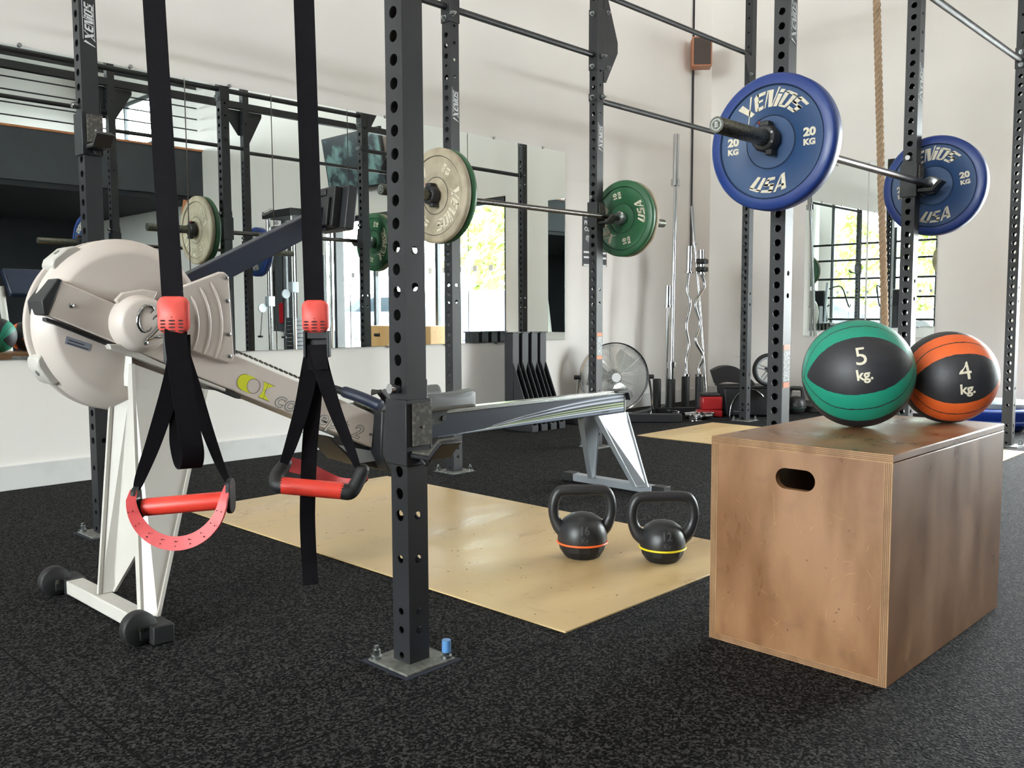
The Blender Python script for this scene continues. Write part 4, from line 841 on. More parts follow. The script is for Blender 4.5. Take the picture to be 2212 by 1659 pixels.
# seat
def seat_sec(y, w0, w1, z0, z1): return [(w0, y, z0), (w0+.02, y, z1), ((w0+w1)/2, y, z1-.006), (w1-.012, y, z1+.002), (w1, y, z1-.006), (w1, y, z0)]
S = [(2.315, 2.04, 2.19, .472, .508), (2.325, 1.965, 2.218, .464, .524), (2.36, 1.94, 2.226, .460, .528), (2.41, 1.955, 2.20, .462, .516), (2.45, 1.965, 2.16, .462, .510), (2.49, 1.955, 2.20, .462, .516), (2.54, 1.94, 2.235, .460, .532), (2.575, 1.97, 2.225, .464, .530), (2.585, 2.05, 2.19, .472, .512)]
g = G(); secs = [seat_sec(*q) for q in S]; vs = [p for s_ in secs for p in s_]; k = 6; fs = [tuple(range(k))[::-1], tuple((len(secs)-1)*k+i for i in range(k))]
for i in range(len(secs)-1):
    for j in range(k): fs.append((i*k+j, i*k+(j+1) % k, (i+1)*k+(j+1) % k, (i+1)*k+j))
g.add(vs, fs); rb(g, 'seat', M_seat, bevel=.006, ang=50)
g = G(); g.box(2.02, 2.16, 2.40, 2.48, .452, .466); g.prism([fr(p, 2.395) for p in ((2.03, .465), (2.15, .465), (2.13, .425), (2.10, .405), (2.05, .405))], (0, .006, 0)); g.tube([(2.06, 2.39, .415), (2.06, 2.50, .415)], .012, 14); g.tube([(2.12, 2.39, .425), (2.12, 2.50, .425)], .010, 14); rb(g, 'seat_carriage', M_dark, bevel=.001)
# rail
g = G(); g.box(1.87, 3.245, 2.425, 2.475, .352, .438); rb(g, 'rail', M_navy, bevel=.003)
g = G(); g.box(2.10, 3.245, 2.418, 2.482, .438, .447); g.box(2.10, 3.245, 2.428, 2.472, .447, .452); rb(g, 'rail_track', M_alu, bevel=.001)
g = G(); g.prism([fr(p, 2.41) for p in ((3.17, .452), (3.25, .456), (3.268, .450), (3.268, .405), (3.25, .44), (3.17, .444))], (0, .08, 0)); rb(g, 'rail_end_stop', M_dark, bevel=.002)
g = G(); g.box(3.243, 3.249, 2.424, 2.476, .35, .44); rb(g, 'rail_end_plate', M_alu)
M_dw = mat('decal_white', srgb(205, 212, 224), .35); M_dg = mat('decal_green', srgb(186, 204, 150), .35); M_db = mat('decal_grey_blue', srgb(120, 132, 150), .35)
def swoosh(z1, h1, x0, z0, h0, m, bend=1.9):
    g = G(); n = 28; up_, lo = [], []
    for i in range(n):
        t_ = i/(n-1); x_ = x0+(3.236-x0)*t_; e = 1-(1-t_)**bend; z_ = z0+(z1-z0)*e; h = h0+(h1-h0)*t_
        up_.append((x_, 2.4245, min(.437, z_+h/2))); lo.append((x_, 2.4245, max(.353, z_-h/2)))
    vs = up_+lo; g.add(vs, [(i, i+1, n+i+1, n+i) for i in range(n-1)]); rb(g, 'rail_decal', m, flat=True)
for q in ((.4265, .009, 2.40, .370, .001, M_dw), (.4095, .011, 2.36, .362, .001, M_dw), (.394, .006, 2.46, .368, .001, M_dg, 1.7), (.3835, .006, 2.30, .359, .001, M_dg, 1.5), (.374, .008, 2.22, .3565, .001, M_dw, 1.4), (.363, .009, 2.12, .354, .002, M_db, 1.3), (.434, .004, 2.52, .382, .001, M_db), (.418, .003, 2.45, .366, .001, M_db)): swoosh(*q)
g = G(); addtext(g, 'concept2', .010, lambda a, b2, c: (3.10+a*1.5, 2.4242-c, .366+b2), bold=.0002); rb(g, 'rail_print', M_ink)
# rear legs
leg('rear_leg', (3.045, 2.418, .352), (3.252, 2.418, .352), (3.205, 2.265, .036), (3.165, 2.300, .036), .03, M_silver, .006)
leg('rear_leg', (2.965, 2.44, .352), (3.10, 2.455, .352), (3.225, 2.58, .036), (3.185, 2.567, .036), .03, M_silver, .006)
fb((3.235, 2.705), (3.235, 2.25), .05, .004, .038, 'rear_foot', M_silver); fb((3.235, 2.765), (3.235, 2.705), .056, .001, .042, 'foot_end_cap', M_blk); fb((3.235, 2.25), (3.235, 2.185), .056, .001, .042, 'foot_end_cap', M_blk)

# ------------------------------------------------------------------ climbing rope
g = G(); n = 520; z0, z1 = .30, 5.55; r_ = .0115
for s in range(3):
    P = [(5.395+.008-.0375*((z0+(z1-z0)*i/n)-1.1)+r_*math.cos(2*PI*s/3+2*PI*i/n*(z1-z0)/.105), 2.13+.039*((z0+(z1-z0)*i/n)-1.1)+r_*math.sin(2*PI*s/3+2*PI*i/n*(z1-z0)/.105), z0+(z1-z0)*i/n) for i in range(n+1)]
    g.tube(P, .0118, 8)
tag(g.build('climbing_rope', M_rope), 'thick tan climbing rope hanging from the ceiling beside the blue plates', 'rope')

# ------------------------------------------------------------------ speakers on the walls
def speaker(x, y, z, rz, tilt, lb, m1=M_wood, m2=M_cloth):
    r = empty('wall_speaker', (x, y, z), rz, lb, 'speaker'); r.rotation_euler = (tilt, 0, rz)
    g = G(); g.box(-.085, .085, -.07, .07, 0, .25); g.build('cabinet', m1, r, bevel=.004)
    G().box(-.074, .074, -.074, -.069, .012, .238).build('grille', m2, r, bevel=.002)
    g = G(); g.tube([(0, .07, .12), (0, .12, .16)], .012, 10); g.build('wall_mount', M_dark, r)
speaker(6.88, 4.34, 2.93, math.radians(-50), 0, 'wooden wall speaker with a brown grille high in the room corner')
speaker(6.95, -5.2, 2.42, math.radians(150), math.radians(12), 'orange wood speaker below the mezzanine edge, seen in the mirror', M_orange, M_orange)
g = G(); g.tube([(6.935, YB-.012, 1.2), (6.94, YB-.012, 2.2), (6.945, YB-.012, 5.58)], .009, 8); tag(g.build('wall_cable', M_blk), 'black cable running down the back wall near the corner', 'cable')

# poster
r = empty('poster', (5.58, YB-.001, 1.17), label='black and white poster on the back wall behind an upright and the green plates', cat='poster')
G().box(-.16, .14, -.004, 0, 0, .42).build('sheet', M_dark, r)
g = G(); ps = lambda a, b2, c: (a, -.0045-c, b2)
for s, z_, h_, x_ in (('TR', .385, .04, -.12), ('POW', .335, .045, -.09), ('CON', .285, .045, -.09)): addtext(g, s, h_, lambda a, b2, c, z_=z_, x_=x_: ps(a+x_, b2+z_, c), bold=.001)
g.build('poster_text', M_white, r)
for a_ in (.10, .06, .0): G().box(-.15, .13, -.006, -.004, a_, a_+.015).build('printed_line', M_white, r)
g = G(); g.sphere((-.10, -.004, .21), .03, 12, 8); g.build('picture', M_greylab, r)

# ------------------------------------------------------------------ row of black folded stands by the back wall
def stand(x, i, lb):
    r = empty('folding_stand', (x, 4.04, 0), label=lb, cat='stand', group='black steel stands leaning by the wall')
    w_ = .062
    g = G(); g.box(0, w_, .18, .26, 0, .665); g.build('column', M_steel, r, bevel=.002)
    g = G(); g.box(0, w_, 0, .18, 0, .045); g.build('foot', M_steel, r, bevel=.002)
    g = G(); g.prism([(.004, .178, .46), (.004, .004, .045), (.004, .178, .045)], (.004, 0, 0)); g.prism([(w_-.008, .178, .46), (w_-.008, .004, .045), (w_-.008, .178, .045)], (.004, 0, 0)); g.build('gusset', M_dark, r)
    G().box(-.006, w_+.006, .17, .27, .665, .672).build('top_plate', M_dark, r)
for i, (x_, lb) in enumerate(((4.375, 'first of the four black stands, nearest the rowing machine seat'), (4.47, 'second black stand in the row of four by the wall mirror'), (4.565, 'third black stand in the row of four by the wall mirror'), (4.655, 'last black stand of the row of four, toward the fan'))): stand(x_, i, lb)
r = empty('weight_storage_block', (4.90, 4.05, 0), label='low black steel block on the floor under the rail end, beside the four stands', cat='steel block')
G().box(0, .07, 0, .22, 0, .10).build('body', M_dark, r, bevel=.003); G().box(.085, .15, .02, .22, 0, .10).build('body', M_dark, r, bevel=.003)

# ------------------------------------------------------------------ floor fan
M_wire = mat('bright_wire', (.75, .75, .75), .3, .8)
r = empty('floor_fan', (5.44, 4.17, 0), RZ+math.radians(6), 'large round chrome floor fan behind the rower rail', 'fan')
cz, fr_ = .312, .262; tl = math.radians(-8)
def T3(x_, y_, z_): return (x_, y_*math.cos(tl)-z_*math.sin(tl)*0+ (z_)*math.sin(-tl)*0, cz+z_)
for nm, sg in (('front_cage', -1), ('rear_cage', 1)):
    g = G()
    for i in range(32):
        q = .035+(fr_-.035)*i/31; yy = sg*(.075*(1-(q/fr_)**3)); g.tube([T3(q*math.cos(a), yy, q*math.sin(a)) for a in np.linspace(0, 2*PI, 49)[:-1]], .0013, 4, closed=True)
    for k in range(12):
        a = 2*PI*k/12+.13; g.tube([T3(q*math.cos(a), sg*(.078*(1-(q/fr_)**3)), q*math.sin(a)) for q in np.linspace(.03, fr_, 7)], .0022, 5)
    g.build(nm, M_wire, r)
g = G(); g.lathe([(fr_-.004, -.025), (fr_+.004, -.028), (fr_+.006, 0), (fr_+.004, .028), (fr_-.004, .025)], (0, 0, cz), (0, 1, 0), 72); g.build('outer_ring', M_chrome, r)
g = G(); g.lathe([(0, 0), (.034, 0), (.036, .006)], (0, -.086, cz), (0, 1, 0), 32); g.build('centre_badge', M_white, r)
for k in range(3):
    a0 = 2*PI*k/3+.9; g = G(); n = 7; A, B = [], []
    for i in range(n):
        q = .05+.17*i/(n-1); da = .42+.15*math.sin(PI*i/(n-1)); A.append(T3(q*math.cos(a0-da), -.03, q*math.sin(a0-da))); B.append(T3(q*math.cos(a0+da), .02, q*math.sin(a0+da)))
    g.add(A+B, [(i, i+1, n+i+1, n+i) for i in range(n-1)]); g.build('blade', M_alu, r)
g = G(); g.tube([(0, .0, cz), (0, .16, cz)], .06, 24); g.build('motor', M_alu, r)
g = G(); g.tube(smooth([(-.275, 0, cz), (-.285, 0, .2), (-.285, 0, .05), (-.27, .02, .015), (-.2, .14, .012), (.2, .14, .012), (.27, .02, .015), (.30, 0, .05), (.292, 0, .2), (.275, 0, cz)], 5), .010, 10); g.build('stand', M_chrome, r)
for s in (-1, 1): g = G(); g.tube([(s*.272, 0, cz), (s*.31, 0, cz)], .017, 12); g.build('tilt_knob', M_blk, r)

# ------------------------------------------------------------------ bar storage in the corner
r = empty('bar_holder', (5.95, 3.85, 0), label='low black base with four tubes holding chrome bars in the room corner', cat='bar rack'); O = Vector((5.95, 3.85, 0))
def lb_(g, name, m, **k):
    g.v = [tuple(Vector(p)-O) for p in g.v]; g.build(name, m, r, **k)
def strut(a, b2, w_, z0, z1, name='base_beam'):
    a, b2 = Vector((*a, 0)), Vector((*b2, 0)); n = Vector((-(b2-a).y, (b2-a).x, 0)).normalized()*w_/2; g = G(); g.prism([(p.x, p.y, z0) for p in (a-n, a+n, b2+n, b2-n)], (0, 0, z1-z0)); lb_(g, name, M_steel, bevel=.003)
strut((5.02, 4.20), (5.53, 3.62), .065, .004, .062); strut((5.80, 4.10), (6.45, 3.55), .05, .004, .05, 'cross_beam'); strut((5.30, 3.95), (6.2, 4.15), .05, .004, .05, 'cross_beam')
G_t = ((5.885, 4.083), (5.962, 4.000), (6.255, 4.056), (6.335, 3.976))
for x_, y_ in G_t:
    g = G(); g.lathe([(.026, .01), (.033, .01), (.033, .272), (.031, .277), (.026, .277)], (x_, y_, 0), (0, 0, 1), 24); lb_(g, 'tube', M_blk)
def rbar(name, x_, y_, segs, lb, mt=M_chrome):
    """an upright bar: list of ('tube', pts, r, partname)"""
    rr = empty(name, (x_, y_, .012), label=lb, cat='barbell'); o_ = Vector((x_, y_, .012))
    for nm, pts, rad in segs:
        g = G(); P = [Vector(p)-o_ for p in pts]; g.tube(smooth(P, 5) if len(P) > 2 else P, rad, 16); g.build(nm, mt, rr)
a0, a1 = Vector((5.962, 4.000, .012)), Vector((6.105, 4.070, 2.215)); L_ = lambda t_: a0.lerp(a1, t_)
rbar('olympic_bar', a0.x, a0.y, [('sleeve', [L_(0), L_(.158)], .0235), ('collar_flange', [L_(.158), L_(.18)], .038), ('shaft', [L_(.18), L_(.815)], .0145), ('collar_flange', [L_(.815), L_(.838)], .038), ('sleeve', [L_(.838), L_(1)], .0245)], 'tall straight chrome bar standing in the second tube of the corner rack')
def pts_(xs, dx=0): return [Vector(p) for p in xs]
E1 = [(6.26, 4.056, .30), (6.266, 4.06, .347), (6.27, 4.064, .415), (6.293, 4.053, .537), (6.280, 4.072, .689), (6.318, 4.06, .879), (6.309, 4.088, .982), (6.328, 4.084, 1.127)]
rbar('curl_bar', 6.256, 4.056, [('sleeve', [(6.256, 4.056, .012), (6.258, 4.056, .29)], .0235), ('collar_flange', [(6.258, 4.056, .279), (6.260, 4.056, .296)], .036), ('bent_shaft', E1, .0135), ('collar_flange', [(6.328, 4.084, 1.125), (6.329, 4.084, 1.137)], .036), ('sleeve', [(6.329, 4.084, 1.137), (6.340, 4.088, 1.345)], .0245)], 'zigzag chrome curl bar in the third tube of the corner rack')
E2 = [(6.337, 3.978, .30), (6.338, 3.986, .346), (6.368, 3.967, .449), (6.330, 4.014, .575), (6.367, 3.997, .708), (6.345, 4.03, .879), (6.415, 3.988, 1.012), (6.402, 4.007, 1.105)]
rbar('curl_bar', 6.336, 3.977, [('sleeve', [(6.336, 3.977, .012), (6.337, 3.978, .29)], .0235), ('collar_flange', [(6.337, 3.978, .279), (6.337, 3.978, .296)], .036), ('bent_shaft', E2, .0135), ('collar_flange', [(6.402, 4.007, 1.105), (6.403, 4.008, 1.117)], .036), ('sleeve', [(6.403, 4.008, 1.117), (6.412, 4.02, 1.316)], .0245)], 'zigzag chrome curl bar in the last tube, black clamps near its top')
for z_ in (1.135, 1.20):
    c_ = clamp(6.405, 4.012, z_, 'black clamp round the upright curl bar, %s of the two' % ('lower' if z_ < 1.17 else 'upper')); c_.rotation_euler = (0, -PI/2, 0)
rbar('thin_bar', 6.39, 3.935, [('shaft', [(6.39, 3.935, .012), (6.385, 4.003, .784), (6.375, 4.061, 1.355)], .0105), ('collar_flange', [(6.375, 4.061, 1.355), (6.375, 4.063, 1.37)], .022), ('sleeve', [(6.375, 4.063, 1.37), (6.383, 4.096, 1.678)], .013)], 'thin straight chrome bar leaning between the two curl bars')
rbar('dumbbell_bar', 5.985, 4.055, [('shaft', [(5.995, 4.065, .012), (5.992, 4.060, .85)], .012), ('collar_flange', [(5.992, 4.060, .845), (5.992, 4.060, .862)], .030), ('sleeve', [(5.992, 4.060, .862), (6.0, 4.064, 1.015)], .022)], 'short chrome bar standing behind the tall straight bar')
# loose handles and clips on the floor
for (a, b2, lb) in (((5.64, 3.60, .026), (5.85, 3.575, .026), 'chrome dumbbell handle lying on the mat, nearest the black base end'), ((5.72, 3.72, .026), (5.93, 3.60, .026), 'chrome dumbbell handle lying on the mat toward the black tub')):
    rr = empty('loose_handle_bar', a, label=lb, cat='dumbbell handle', group='loose chrome handles'); d = Vector(b2)-Vector(a)
    g = G(); g.tube([(0, 0, 0), d*.35], .0245, 18); g.build('sleeve', M_chrome, rr); g = G(); g.tube([d*.35, d*.38], .029, 18); g.build('collar', M_zinc, rr)
    g = G(); g.tube([d*.38, d*.62], .014, 14); g.build('grip', M_wornchrome, rr); g = G(); g.tube([d*.62, d], .0245, 18); g.build('sleeve', M_chrome, rr)
for x_, y_, a, lb in ((5.60, 3.56, .3, 'wire spring clip on the mat in front of the chrome handles'), (6.08, 3.42, 1.3, 'wire spring clip lying beside the black tub'), (5.86, 3.70, 2.2, 'wire spring clip beside the loose chrome handles'), (5.78, 3.83, .9, 'wire spring clip behind the loose chrome handles')):
    g = G(); P = [(.028*math.cos(t_), .028*math.sin(t_), .004+.0022*t_) for t_ in np.linspace(0, 6*PI+1.4, 60)]; g.tube([(P[0][0]+.03, P[0][1]-.05, .004)]+P+[(P[-1][0]+.045, P[-1][1]+.03, P[-1][2])], .0032, 6)
    o = tag(g.build('spring_clip', M_chrome), lb, 'spring clip', 'wire spring clips'); o.location = (x_, y_, 0); o.rotation_euler = (0, 0, a)

# black storage tub and what lies on it
r = empty('storage_tub', (6.27, 3.46, 0), RZ, 'black plastic tub on the floor behind the uprights, wheel on top', 'storage tub')
g = G(); g.loft([(x_, y_, .01) for x_, y_ in ((-.22, -.11), (.21, -.11), (.21, .11), (-.22, .11))], [(x_, y_, .225) for x_, y_ in ((-.25, -.13), (.24, -.13), (.24, .13), (-.25, .13))]); g.build('body', M_dark, r, bevel=.01)
G().box(-.26, .25, -.14, .14, .225, .24).build('lid', M_dark, r, bevel=.005)
r = empty('ab_mat', (6.14, 3.58, .235), RZ, 'curved black abdominal mat lying on the black tub', 'mat')
g = G(); P = smooth([(-.135, 0, .115), (-.06, 0, .15), (.04, 0, .145), (.14, 0, .07), (.19, 0, .02)], 6); lo = smooth([(-.10, 0, .012), (-.03, 0, .028), (.05, 0, .02), (.12, 0, .01), (.19, 0, .004)], 6)
n = len(P); g.add([(p.x, -.02, p.z) for p in P]+[(p.x, -.02, p.z) for p in lo]+[(p.x, .10, p.z) for p in P]+[(p.x, .10, p.z) for p in lo], [(i, i+1, n+i+1, n+i) for i in range(n-1)]+[(2*n+i, 3*n+i, 3*n+i+1, 2*n+i+1) for i in range(n-1)]+[(i, 2*n+i, 2*n+i+1, i+1) for i in range(n-1)]+[(n+i, n+i+1, 3*n+i+1, 3*n+i) for i in range(n-1)]+[(0, n, 3*n, 2*n), (n-1, 3*n-1, 4*n-1, 2*n-1)])
g.build('pad', M_blk, r, ang=60)
r = empty('exercise_ring', (6.04, 3.50, 0), RZ, 'bent black hoop strap standing against the black tub, chrome edge', 'ring')
g = G(); Q = [(.13+.15*math.cos(a), .012*math.sin(a), .02+.20*math.sin(a)) for a in np.linspace(PI*1.02, PI*.25, 26)]
Q = [(-.02, -.03, .01)]+Q; g.ribbon(Q, (0, 1, 0), .055, .006); g.build('strap', M_dark, r, ang=60)
g = G(); g.tube([(p[0]-.002, p[1]-.03, p[2]) for p in Q[1:]], .0035, 6); g.build('piping', M_chrome, r)
r = empty('exercise_roller', (6.235, 3.30, .235), RZ, 'grey spoked exercise wheel with black tyre standing on the tub', 'wheel'); 
g = G(); g.tube([(.112*math.cos(a), 0, .13+.112*math.sin(a)) for a in np.linspace(0, 2*PI, 41)[:-1]], .016, 10, closed=True); g.build('tyre', M_blk, r)
g = G(); g.tube([(.094*math.cos(a), -.004, .13+.094*math.sin(a)) for a in np.linspace(0, 2*PI, 41)[:-1]], .009, 8, closed=True); g.build('rim', M_silver, r)
for k in range(5):
    a = 2*PI*k/5+.3; g = G(); g.tube([(.02*math.cos(a-.6), -.006, .13+.02*math.sin(a-.6)), (.09*math.cos(a-.14), -.006, .13+.09*math.sin(a-.14))], .005, 6); g.tube([(.02*math.cos(a+.6), -.006, .13+.02*math.sin(a+.6)), (.09*math.cos(a+.14), -.006, .13+.09*math.sin(a+.14))], .005, 6); g.build('spoke', M_silver, r)
g = G(); g.tube([(0, -.05, .13), (0, .05, .13)], .022, 16); g.box(-.014, .014, -.02, -.01, .06, .19); g.build('hub', M_dark, r)
r = empty('red_step', (5.96, 3.68, 0), RZ, 'stack of red and black plastic step risers beside the black tub', 'step riser')
g = G(); g.box(-.07, .12, -.06, .06, 0, .055); g.box(-.04, .12, -.05, .05, .055, .16); g.build('riser', M_redbox, r, bevel=.012); G().box(-.045, .10, -.05, .05, .16, .185).build('top_pad', M_dark, r, bevel=.008)

# dark kettlebell at the right wall
kettlebell(6.63, 3.27, math.radians(-62), .076, .215, .135, '4', srgb(30, 70, 56), 'small glossy dark kettlebell by the right wall, partly behind the green ball', z=.001)
# balance trainer
r = empty('balance_trainer', (6.62, 1.86, 0), label='blue inflatable half ball balance trainer at the right wall, behind the plywood box', cat='balance trainer')
g = G(); g.lathe([(0, .002), (.20, .002), (.25, .03), (.265, .05), (.292, .056), (.296, .070), (.292, .082), (.300, .09), (.315, .12), (.318, .145), (.305, .158), (.27, .162), (0, .166)], (0, 0, 0), (0, 0, 1), 72); g.build('base', M_bluepl, r, ang=50)
g = G(); g.lathe([(.300, .158), (.318, .156), (.322, .150), (.318, .143)], (0, 0, 0), (0, 0, 1), 72); g.lathe([(.283, .084), (.300, .080), (.300, .073), (.283, .070)], (0, 0, 0), (0, 0, 1), 72); g.build('edge_band', mat('pale_blue_band', srgb(120, 140, 200), .25), r)
g = G(); g.lathe([(.262, .163), (.262, .19), (.255, .196), (0, .196)], (0, 0, 0), (0, 0, 1), 72); g.build('top_disc', mat('grey_top', srgb(110, 120, 130), .4), r, ang=50)
# low black block near the baseboard by the kettlebell
r = tag(G().box(6.78, 7.20, 2.9, 3.9, .001, .05).build('rubber_mat_stack', M_blk, bevel=.004), 'low black rubber mats along the right wall under the mirror', 'rubber mats')
# ------------------------------------------------------------------ ceiling lamps
for i, (x, y) in enumerate([(x, y) for x in (-5.5, -1.5, 2.5, 5.6) for y in (2.6, -2.2)]):
    r = empty('ceiling_lamp', (x, y, ZC-.06), label='square white ceiling lamp panel above the gym floor', cat='lamp', group='ceiling lamps')
    G().box(-.5, .5, -.5, .5, 0, .055).build('housing', M_silver, r); G().box(-.46, .46, -.46, .46, -.006, -.001).build('diffuser', M_lamp, r)
for i, (x, lb) in enumerate(((4.15, 'four strip ceiling light under the mezzanine, seen at the mirror edge'), (1.2, 'four strip ceiling light under the mezzanine, farther from the right wall'))):
    r = empty('strip_light', (x, -6.6, 2.64), label=lb, cat='lamp')
    G().box(-.30, .30, -.26, .26, 0, .035).build('housing', M_silver, r)
    for k in range(4): G().box(-.25+.13*k, -.25+.13*k+.08, -.22, .22, -.006, 0).build('light_strip', M_lampdim, r)

# ------------------------------------------------------------------ television, cabinet and machines seen in the mirrors
r = empty('television', (7.08, -.72, 2.42), label='black television hung tilted on the right wall, seen in the mirror', cat='television'); r.rotation_euler = (0, math.radians(-10), math.radians(0))
G().box(0, .05, -.62, .62, 0, .72).build('case', M_dark, r, bevel=.004)
M_tv = mat('tv_picture', srgb(60, 66, 70), .2, 0, (4, srgb(120, 150, 150), .45, .6), emit=(srgb(60, 70, 72), .15))
G().box(-.003, 0, -.595, .595, .03, .69).build('screen', M_tv, r)
g = G(); g.box(.05, .18, -.04, .04, .3, .5); g.build('wall_mount', M_dark, r)
r = empty('fire_hose_cabinet', (XR-.14, -2.72, .55), label='tall dark wall cabinet with a red extinguisher sign, seen in the mirror', cat='cabinet')
G().box(0, .14, -.22, .22, 0, 1.55).build('case', M_char, r, bevel=.004)
G().box(-.004, 0, .06, .16, 1.22, 1.36).build('red_sign', M_redbox, r); G().box(-.03, 0, -.02, .12, .12, .42).build('extinguisher', M_redbox, r, bevel=.02)
G().box(-.012, 0, -.18, -.14, .5, .9).build('handle', M_wornchrome, r)
r = empty('cable_machine', (6.55, -1.75, 0), label='chrome and black cable machine with pulleys by the right wall, seen in the mirror', cat='cable machine')
for y_ in (-.30, .30):
    G().tube([(0, y_, .05), (0, y_, 2.1)], .03, 20).build('chrome_column', M_chrome, r)
    G().tube([(.25, y_, .05), (.25, y_, 2.2)], .04, 16).build('frame_column', M_dark, r)
    g = G(); g.box(-.05, .05, y_-.05, y_+.05, 1.0+.3*y_, 1.14+.3*y_); g.build('pulley_carriage', M_silver, r, bevel=.006)
    g = G(); g.tube([(-.12, y_-.012, .98+.3*y_), (-.12, y_+.012, .98+.3*y_)], .06, 24); g.build('pulley', M_silver, r)
    g = G(); g.tube([(-.12, y_, .95+.3*y_), (-.16, y_, .5)], .006, 6); g.tube([(-.16, y_-.05, .5), (-.16, y_+.05, .5)], .014, 8); g.build('cable_handle', M_dark, r)
G().box(-.06, .30, -.36, .36, 2.1, 2.2).build('top_beam', M_dark, r, bevel=.01); G().box(-.2, .35, -.42, .42, 0, .06).build('base', M_dark, r, bevel=.01)
for k in range(12): G().box(.14, .34, -.12, .12, .10+.055*k, .15+.055*k).build('weight_block', M_dark, r, bevel=.003)
for s_, lb in ((0, 'white pulley cover on the machine top'),): G().lathe([(0, -.02), (.12, -.02), (.13, 0), (.12, .02), (0, .02)], (-.05, .12, 1.85), (0, 1, 0), 32).build('pulley_cover', M_pale, r)
r = empty('cable_machine', (6.75, -1.0, 0), label='second chrome cable column in front of the right window, seen in the mirror', cat='cable machine')
for y_ in (-.10, .0, .12): G().tube([(0, y_, .05), (0, y_, 2.05)], .02, 16).build('chrome_column', M_chrome, r)
G().box(-.12, .2, -.22, .24, 2.05, 2.16).build('top_beam', M_dark, r, bevel=.01); G().box(-.25, .2, -.25, .27, 0, .06).build('base', M_dark, r, bevel=.01); G().box(.02, .14, .16, .22, .06, 2.05).build('frame_column', M_dark, r)
g = G(); g.lathe([(0, -.02), (.14, -.02), (.15, 0), (.14, .02), (0, .02)], (-.06, -.05, 1.72), (0, 1, 0), 32); g.build('pulley_cover', M_pale, r)
for (x, y, rz, lb) in ((6.85, .30, .05, 'light plywood jump box by the right window, seen in the mirror'), (6.85, .98, -.04, 'second light plywood jump box by the right window, seen in the mirror')):
    r = empty('plyometric_box', (x, y, 0), rz, lb, 'plyo box'); G().box(-.25, .25, -.26, .26, 0, .66).build('carcass', M_boxwood, r, bevel=.004)
    g = G(); g.tube([(-.252, -.05, .55), (-.252, .05, .55)], .02, 12); g.build('hand_slot', M_dark, r)
for k, (y, lb) in enumerate(((1.28, 'black kettlebell rack post by the window'), )): pass
# seats and weights machines by the left windows
def machine(x, y, rz, lb, h=1.35):
    r = empty('weights_machine', (x, y, 0), rz, lb, 'gym machine')
    G().box(-.22, .24, -.20, .20, .46, .55).build('seat_pad', M_blk, r, bevel=.03)
    g = G(); M_ = Matrix.Translation((.26, 0, .58)) @ Matrix.Rotation(math.radians(8), 4, 'Y'); g.box(0, .09, -.18, .18, 0, h-.6, M_); g.build('back_pad', M_blk, r, bevel=.03)
    for y_ in (-.26, .26): G().tube(smooth([(-.5, y_, .03), (.1, y_, .05), (.5, y_, .05), (.52, y_, .6), (.45, y_, h+.15)], 4), .03, 10).build('frame_tube', M_silver, r)
    G().tube([(0, 0, .03), (0, 0, .46)], .04, 12).build('seat_post', M_silver, r)
    G().box(.45, .60, -.16, .16, .05, .95).build('weight_stack', M_dark, r, bevel=.01)
    for s in (-1, 1): G().tube(smooth([(.40, s*.28, h), (.1, s*.40, h+.05), (-.25, s*.36, .95), (-.42, s*.30, .98)], 4), .018, 8).build('arm_lever', M_dark, r)
machine(-6.6, .9, .3, 'black padded seat machine by the tall left windows, seen in the mirror'); machine(-6.4, -.6, -.2, 'second padded seat machine by the left windows, seen in the mirror'); 
r = empty('treadmill', (3.3, -1.9, 0), math.radians(80), 'grey treadmill whose console shows at the left edge of the mirror', 'treadmill')
G().box(-.9, .8, -.36, .36, .04, .2).build('deck', M_dark, r, bevel=.02); G().box(-.85, .55, -.26, .26, .2, .215).build('running_belt', M_blk, r)
for s in (-1, 1):
    G().tube([(.62, s*.38, .15), (.45, s*.38, 1.1)], .035, 12).build('upright_post', M_pale, r); G().tube([(.45, s*.38, 1.0), (-.15, s*.38, .95)], .022, 12).build('handrail', M_navygrip, r)
g = G(); M_ = Matrix.Translation((.48, 0, 1.12)) @ Matrix.Rotation(math.radians(-30), 4, 'Y'); g.box(-.03, .05, -.34, .34, -.14, .18, M_); g.build('console', M_navy, r, bevel=.02)
g = G(); g.box(-.036, -.03, -.2, .2, -.06, .12, M_); g.build('screen', M_greylab, r)
# black rail ladder in front of the left window
r = empty('stall_bars', (-8.2, .6, 0), label='black steel rack of horizontal bars in front of the tall windows, seen in the mirror', cat='rack')
for y_ in (-3.0, -.35, 2.6): G().box(-.03, .03, y_-.04, y_+.04, 0, 2.9).build('side_post', M_dark, r)
for z_ in (.62, 1.18, 1.66, 2.14, 2.55): G().tube([(0, -3.0, z_), (0, 2.6, z_)], .028, 8).build('crossbar', M_dark, r)

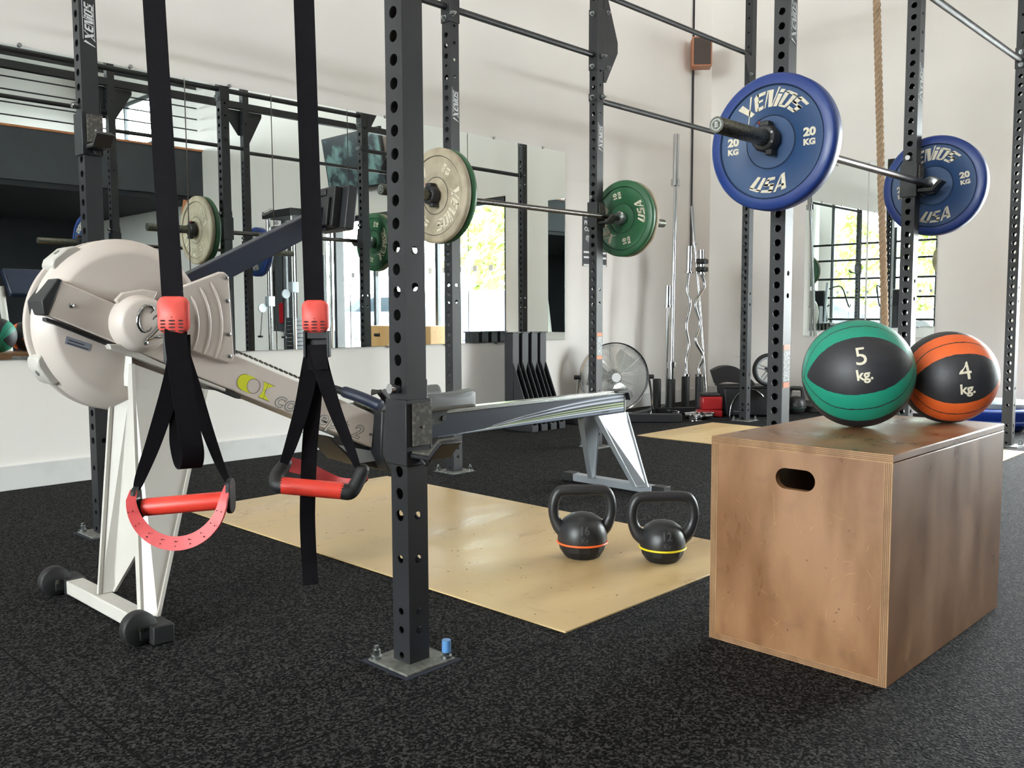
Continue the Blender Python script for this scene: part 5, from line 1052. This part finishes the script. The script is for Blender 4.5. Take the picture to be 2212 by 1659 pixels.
# ------------------------------------------------------------------ outside
st(G().box(-60, 60, -60, 60, -.30, -.12), 'ground_outside', M_asph)
M_hedge = mat('hedge_leaves', srgb(88, 120, 60), .8, 0, (5, srgb(150, 172, 84), .4, .65), (12, 1, .2))
def tree(x, y, h, rr, lb, grp, sd):
    random.seed(sd); r = empty('tree', (x, y, -.12), label=lb, cat='tree', group=grp)
    G().tube(smooth([(0, 0, 0), (.05, .03, h*.3), (0, .0, h*.6)], 4), [.12-.005*i for i in range(9)], 10).build('trunk', M_bark, r)
    g = G()
    for k in range(170):
        a = random.uniform(0, 2*PI); t_ = random.random(); q = rr*math.sqrt(random.random())*math.sin(PI*min(.97, .18+.8*t_)); c = (q*math.cos(a), q*math.sin(a), h*(.22+.78*t_)); s_ = rr*random.uniform(.10, .2)
        for j in range(7):
            n_ = Vector((random.gauss(0, 1), random.gauss(0, 1), random.gauss(0, 1))).normalized(); u_ = n_.orthogonal().normalized()*s_*.45; v_ = n_.cross(u_).normalized()*s_*.45; o_ = Vector(c)+n_*s_*random.random()
            g.add([o_-u_, o_+v_*.6, o_+u_, o_-v_*.6], [(0, 1, 2, 3)])
    g.build('crown', M_leaf, r, flat=True)
for i, (x, y, h, rr) in enumerate(((-19, -5.5, 4.6, 1.6), (-19.5, -2.9, 4.2, 1.5), (-18.5, -.6, 4.0, 1.5), (-20, 1.9, 4.4, 1.6), (-19, 4.4, 4.2, 1.5), (-21, -8.5, 5.0, 1.8))): tree(x, y, h, rr, 'leafy yellow-green tree outside the tall windows, seen in the mirror', 'trees outside the left windows', i)
for i, (x, y, h, rr, lb) in enumerate(((17, -6.5, 6.0, 2.2, 'tall tree outside the right window, seen in the mirror left of the uprights'), (19, -9.5, 5.5, 2.1, 'smaller tree outside the right window, behind the parked cars'))): tree(x, y, h, rr, lb, None, 20+i)
def car(x, y, rz, m_, lb):
    r = empty('car', (x, y, -.12), rz, lb, 'car')
    pr = [(-2.1, .35), (-2.15, .75), (-1.9, .88), (-1.2, .95), (-.6, 1.38), (.7, 1.42), (1.5, 1.0), (2.05, .9), (2.15, .6), (2.1, .35)]
    g = G(); g.loft([(a, -.85, b2) for a, b2 in pr], [(a, .85, b2) for a, b2 in pr]); g.build('body', m_, r, bevel=.06)
    g = G(); g.prism([(-1.05, -.86, .98), (-.55, -.86, 1.30), (.62, -.86, 1.33), (1.25, -.86, .98)], (0, 1.72, 0)); g.build('side_glass', M_carglass, r)
    for a in (-1.35, 1.35):
        for s in (-.80, .80): g = G(); g.tube([(a, s-.1, .33), (a, s+.1, .33)], .33, 24); g.build('wheel', M_blk, r)
car(13, -5.2, .4, M_car1, 'dark parked car outside the right window, seen in the mirror'); car(13.5, -9, .4, M_car2, 'white parked car outside the right window'); car(-15, .2, 1.5, M_car2, 'white parked car outside the left windows'); car(-15.4, -5, 1.5, M_car1, 'dark parked car outside the left windows')
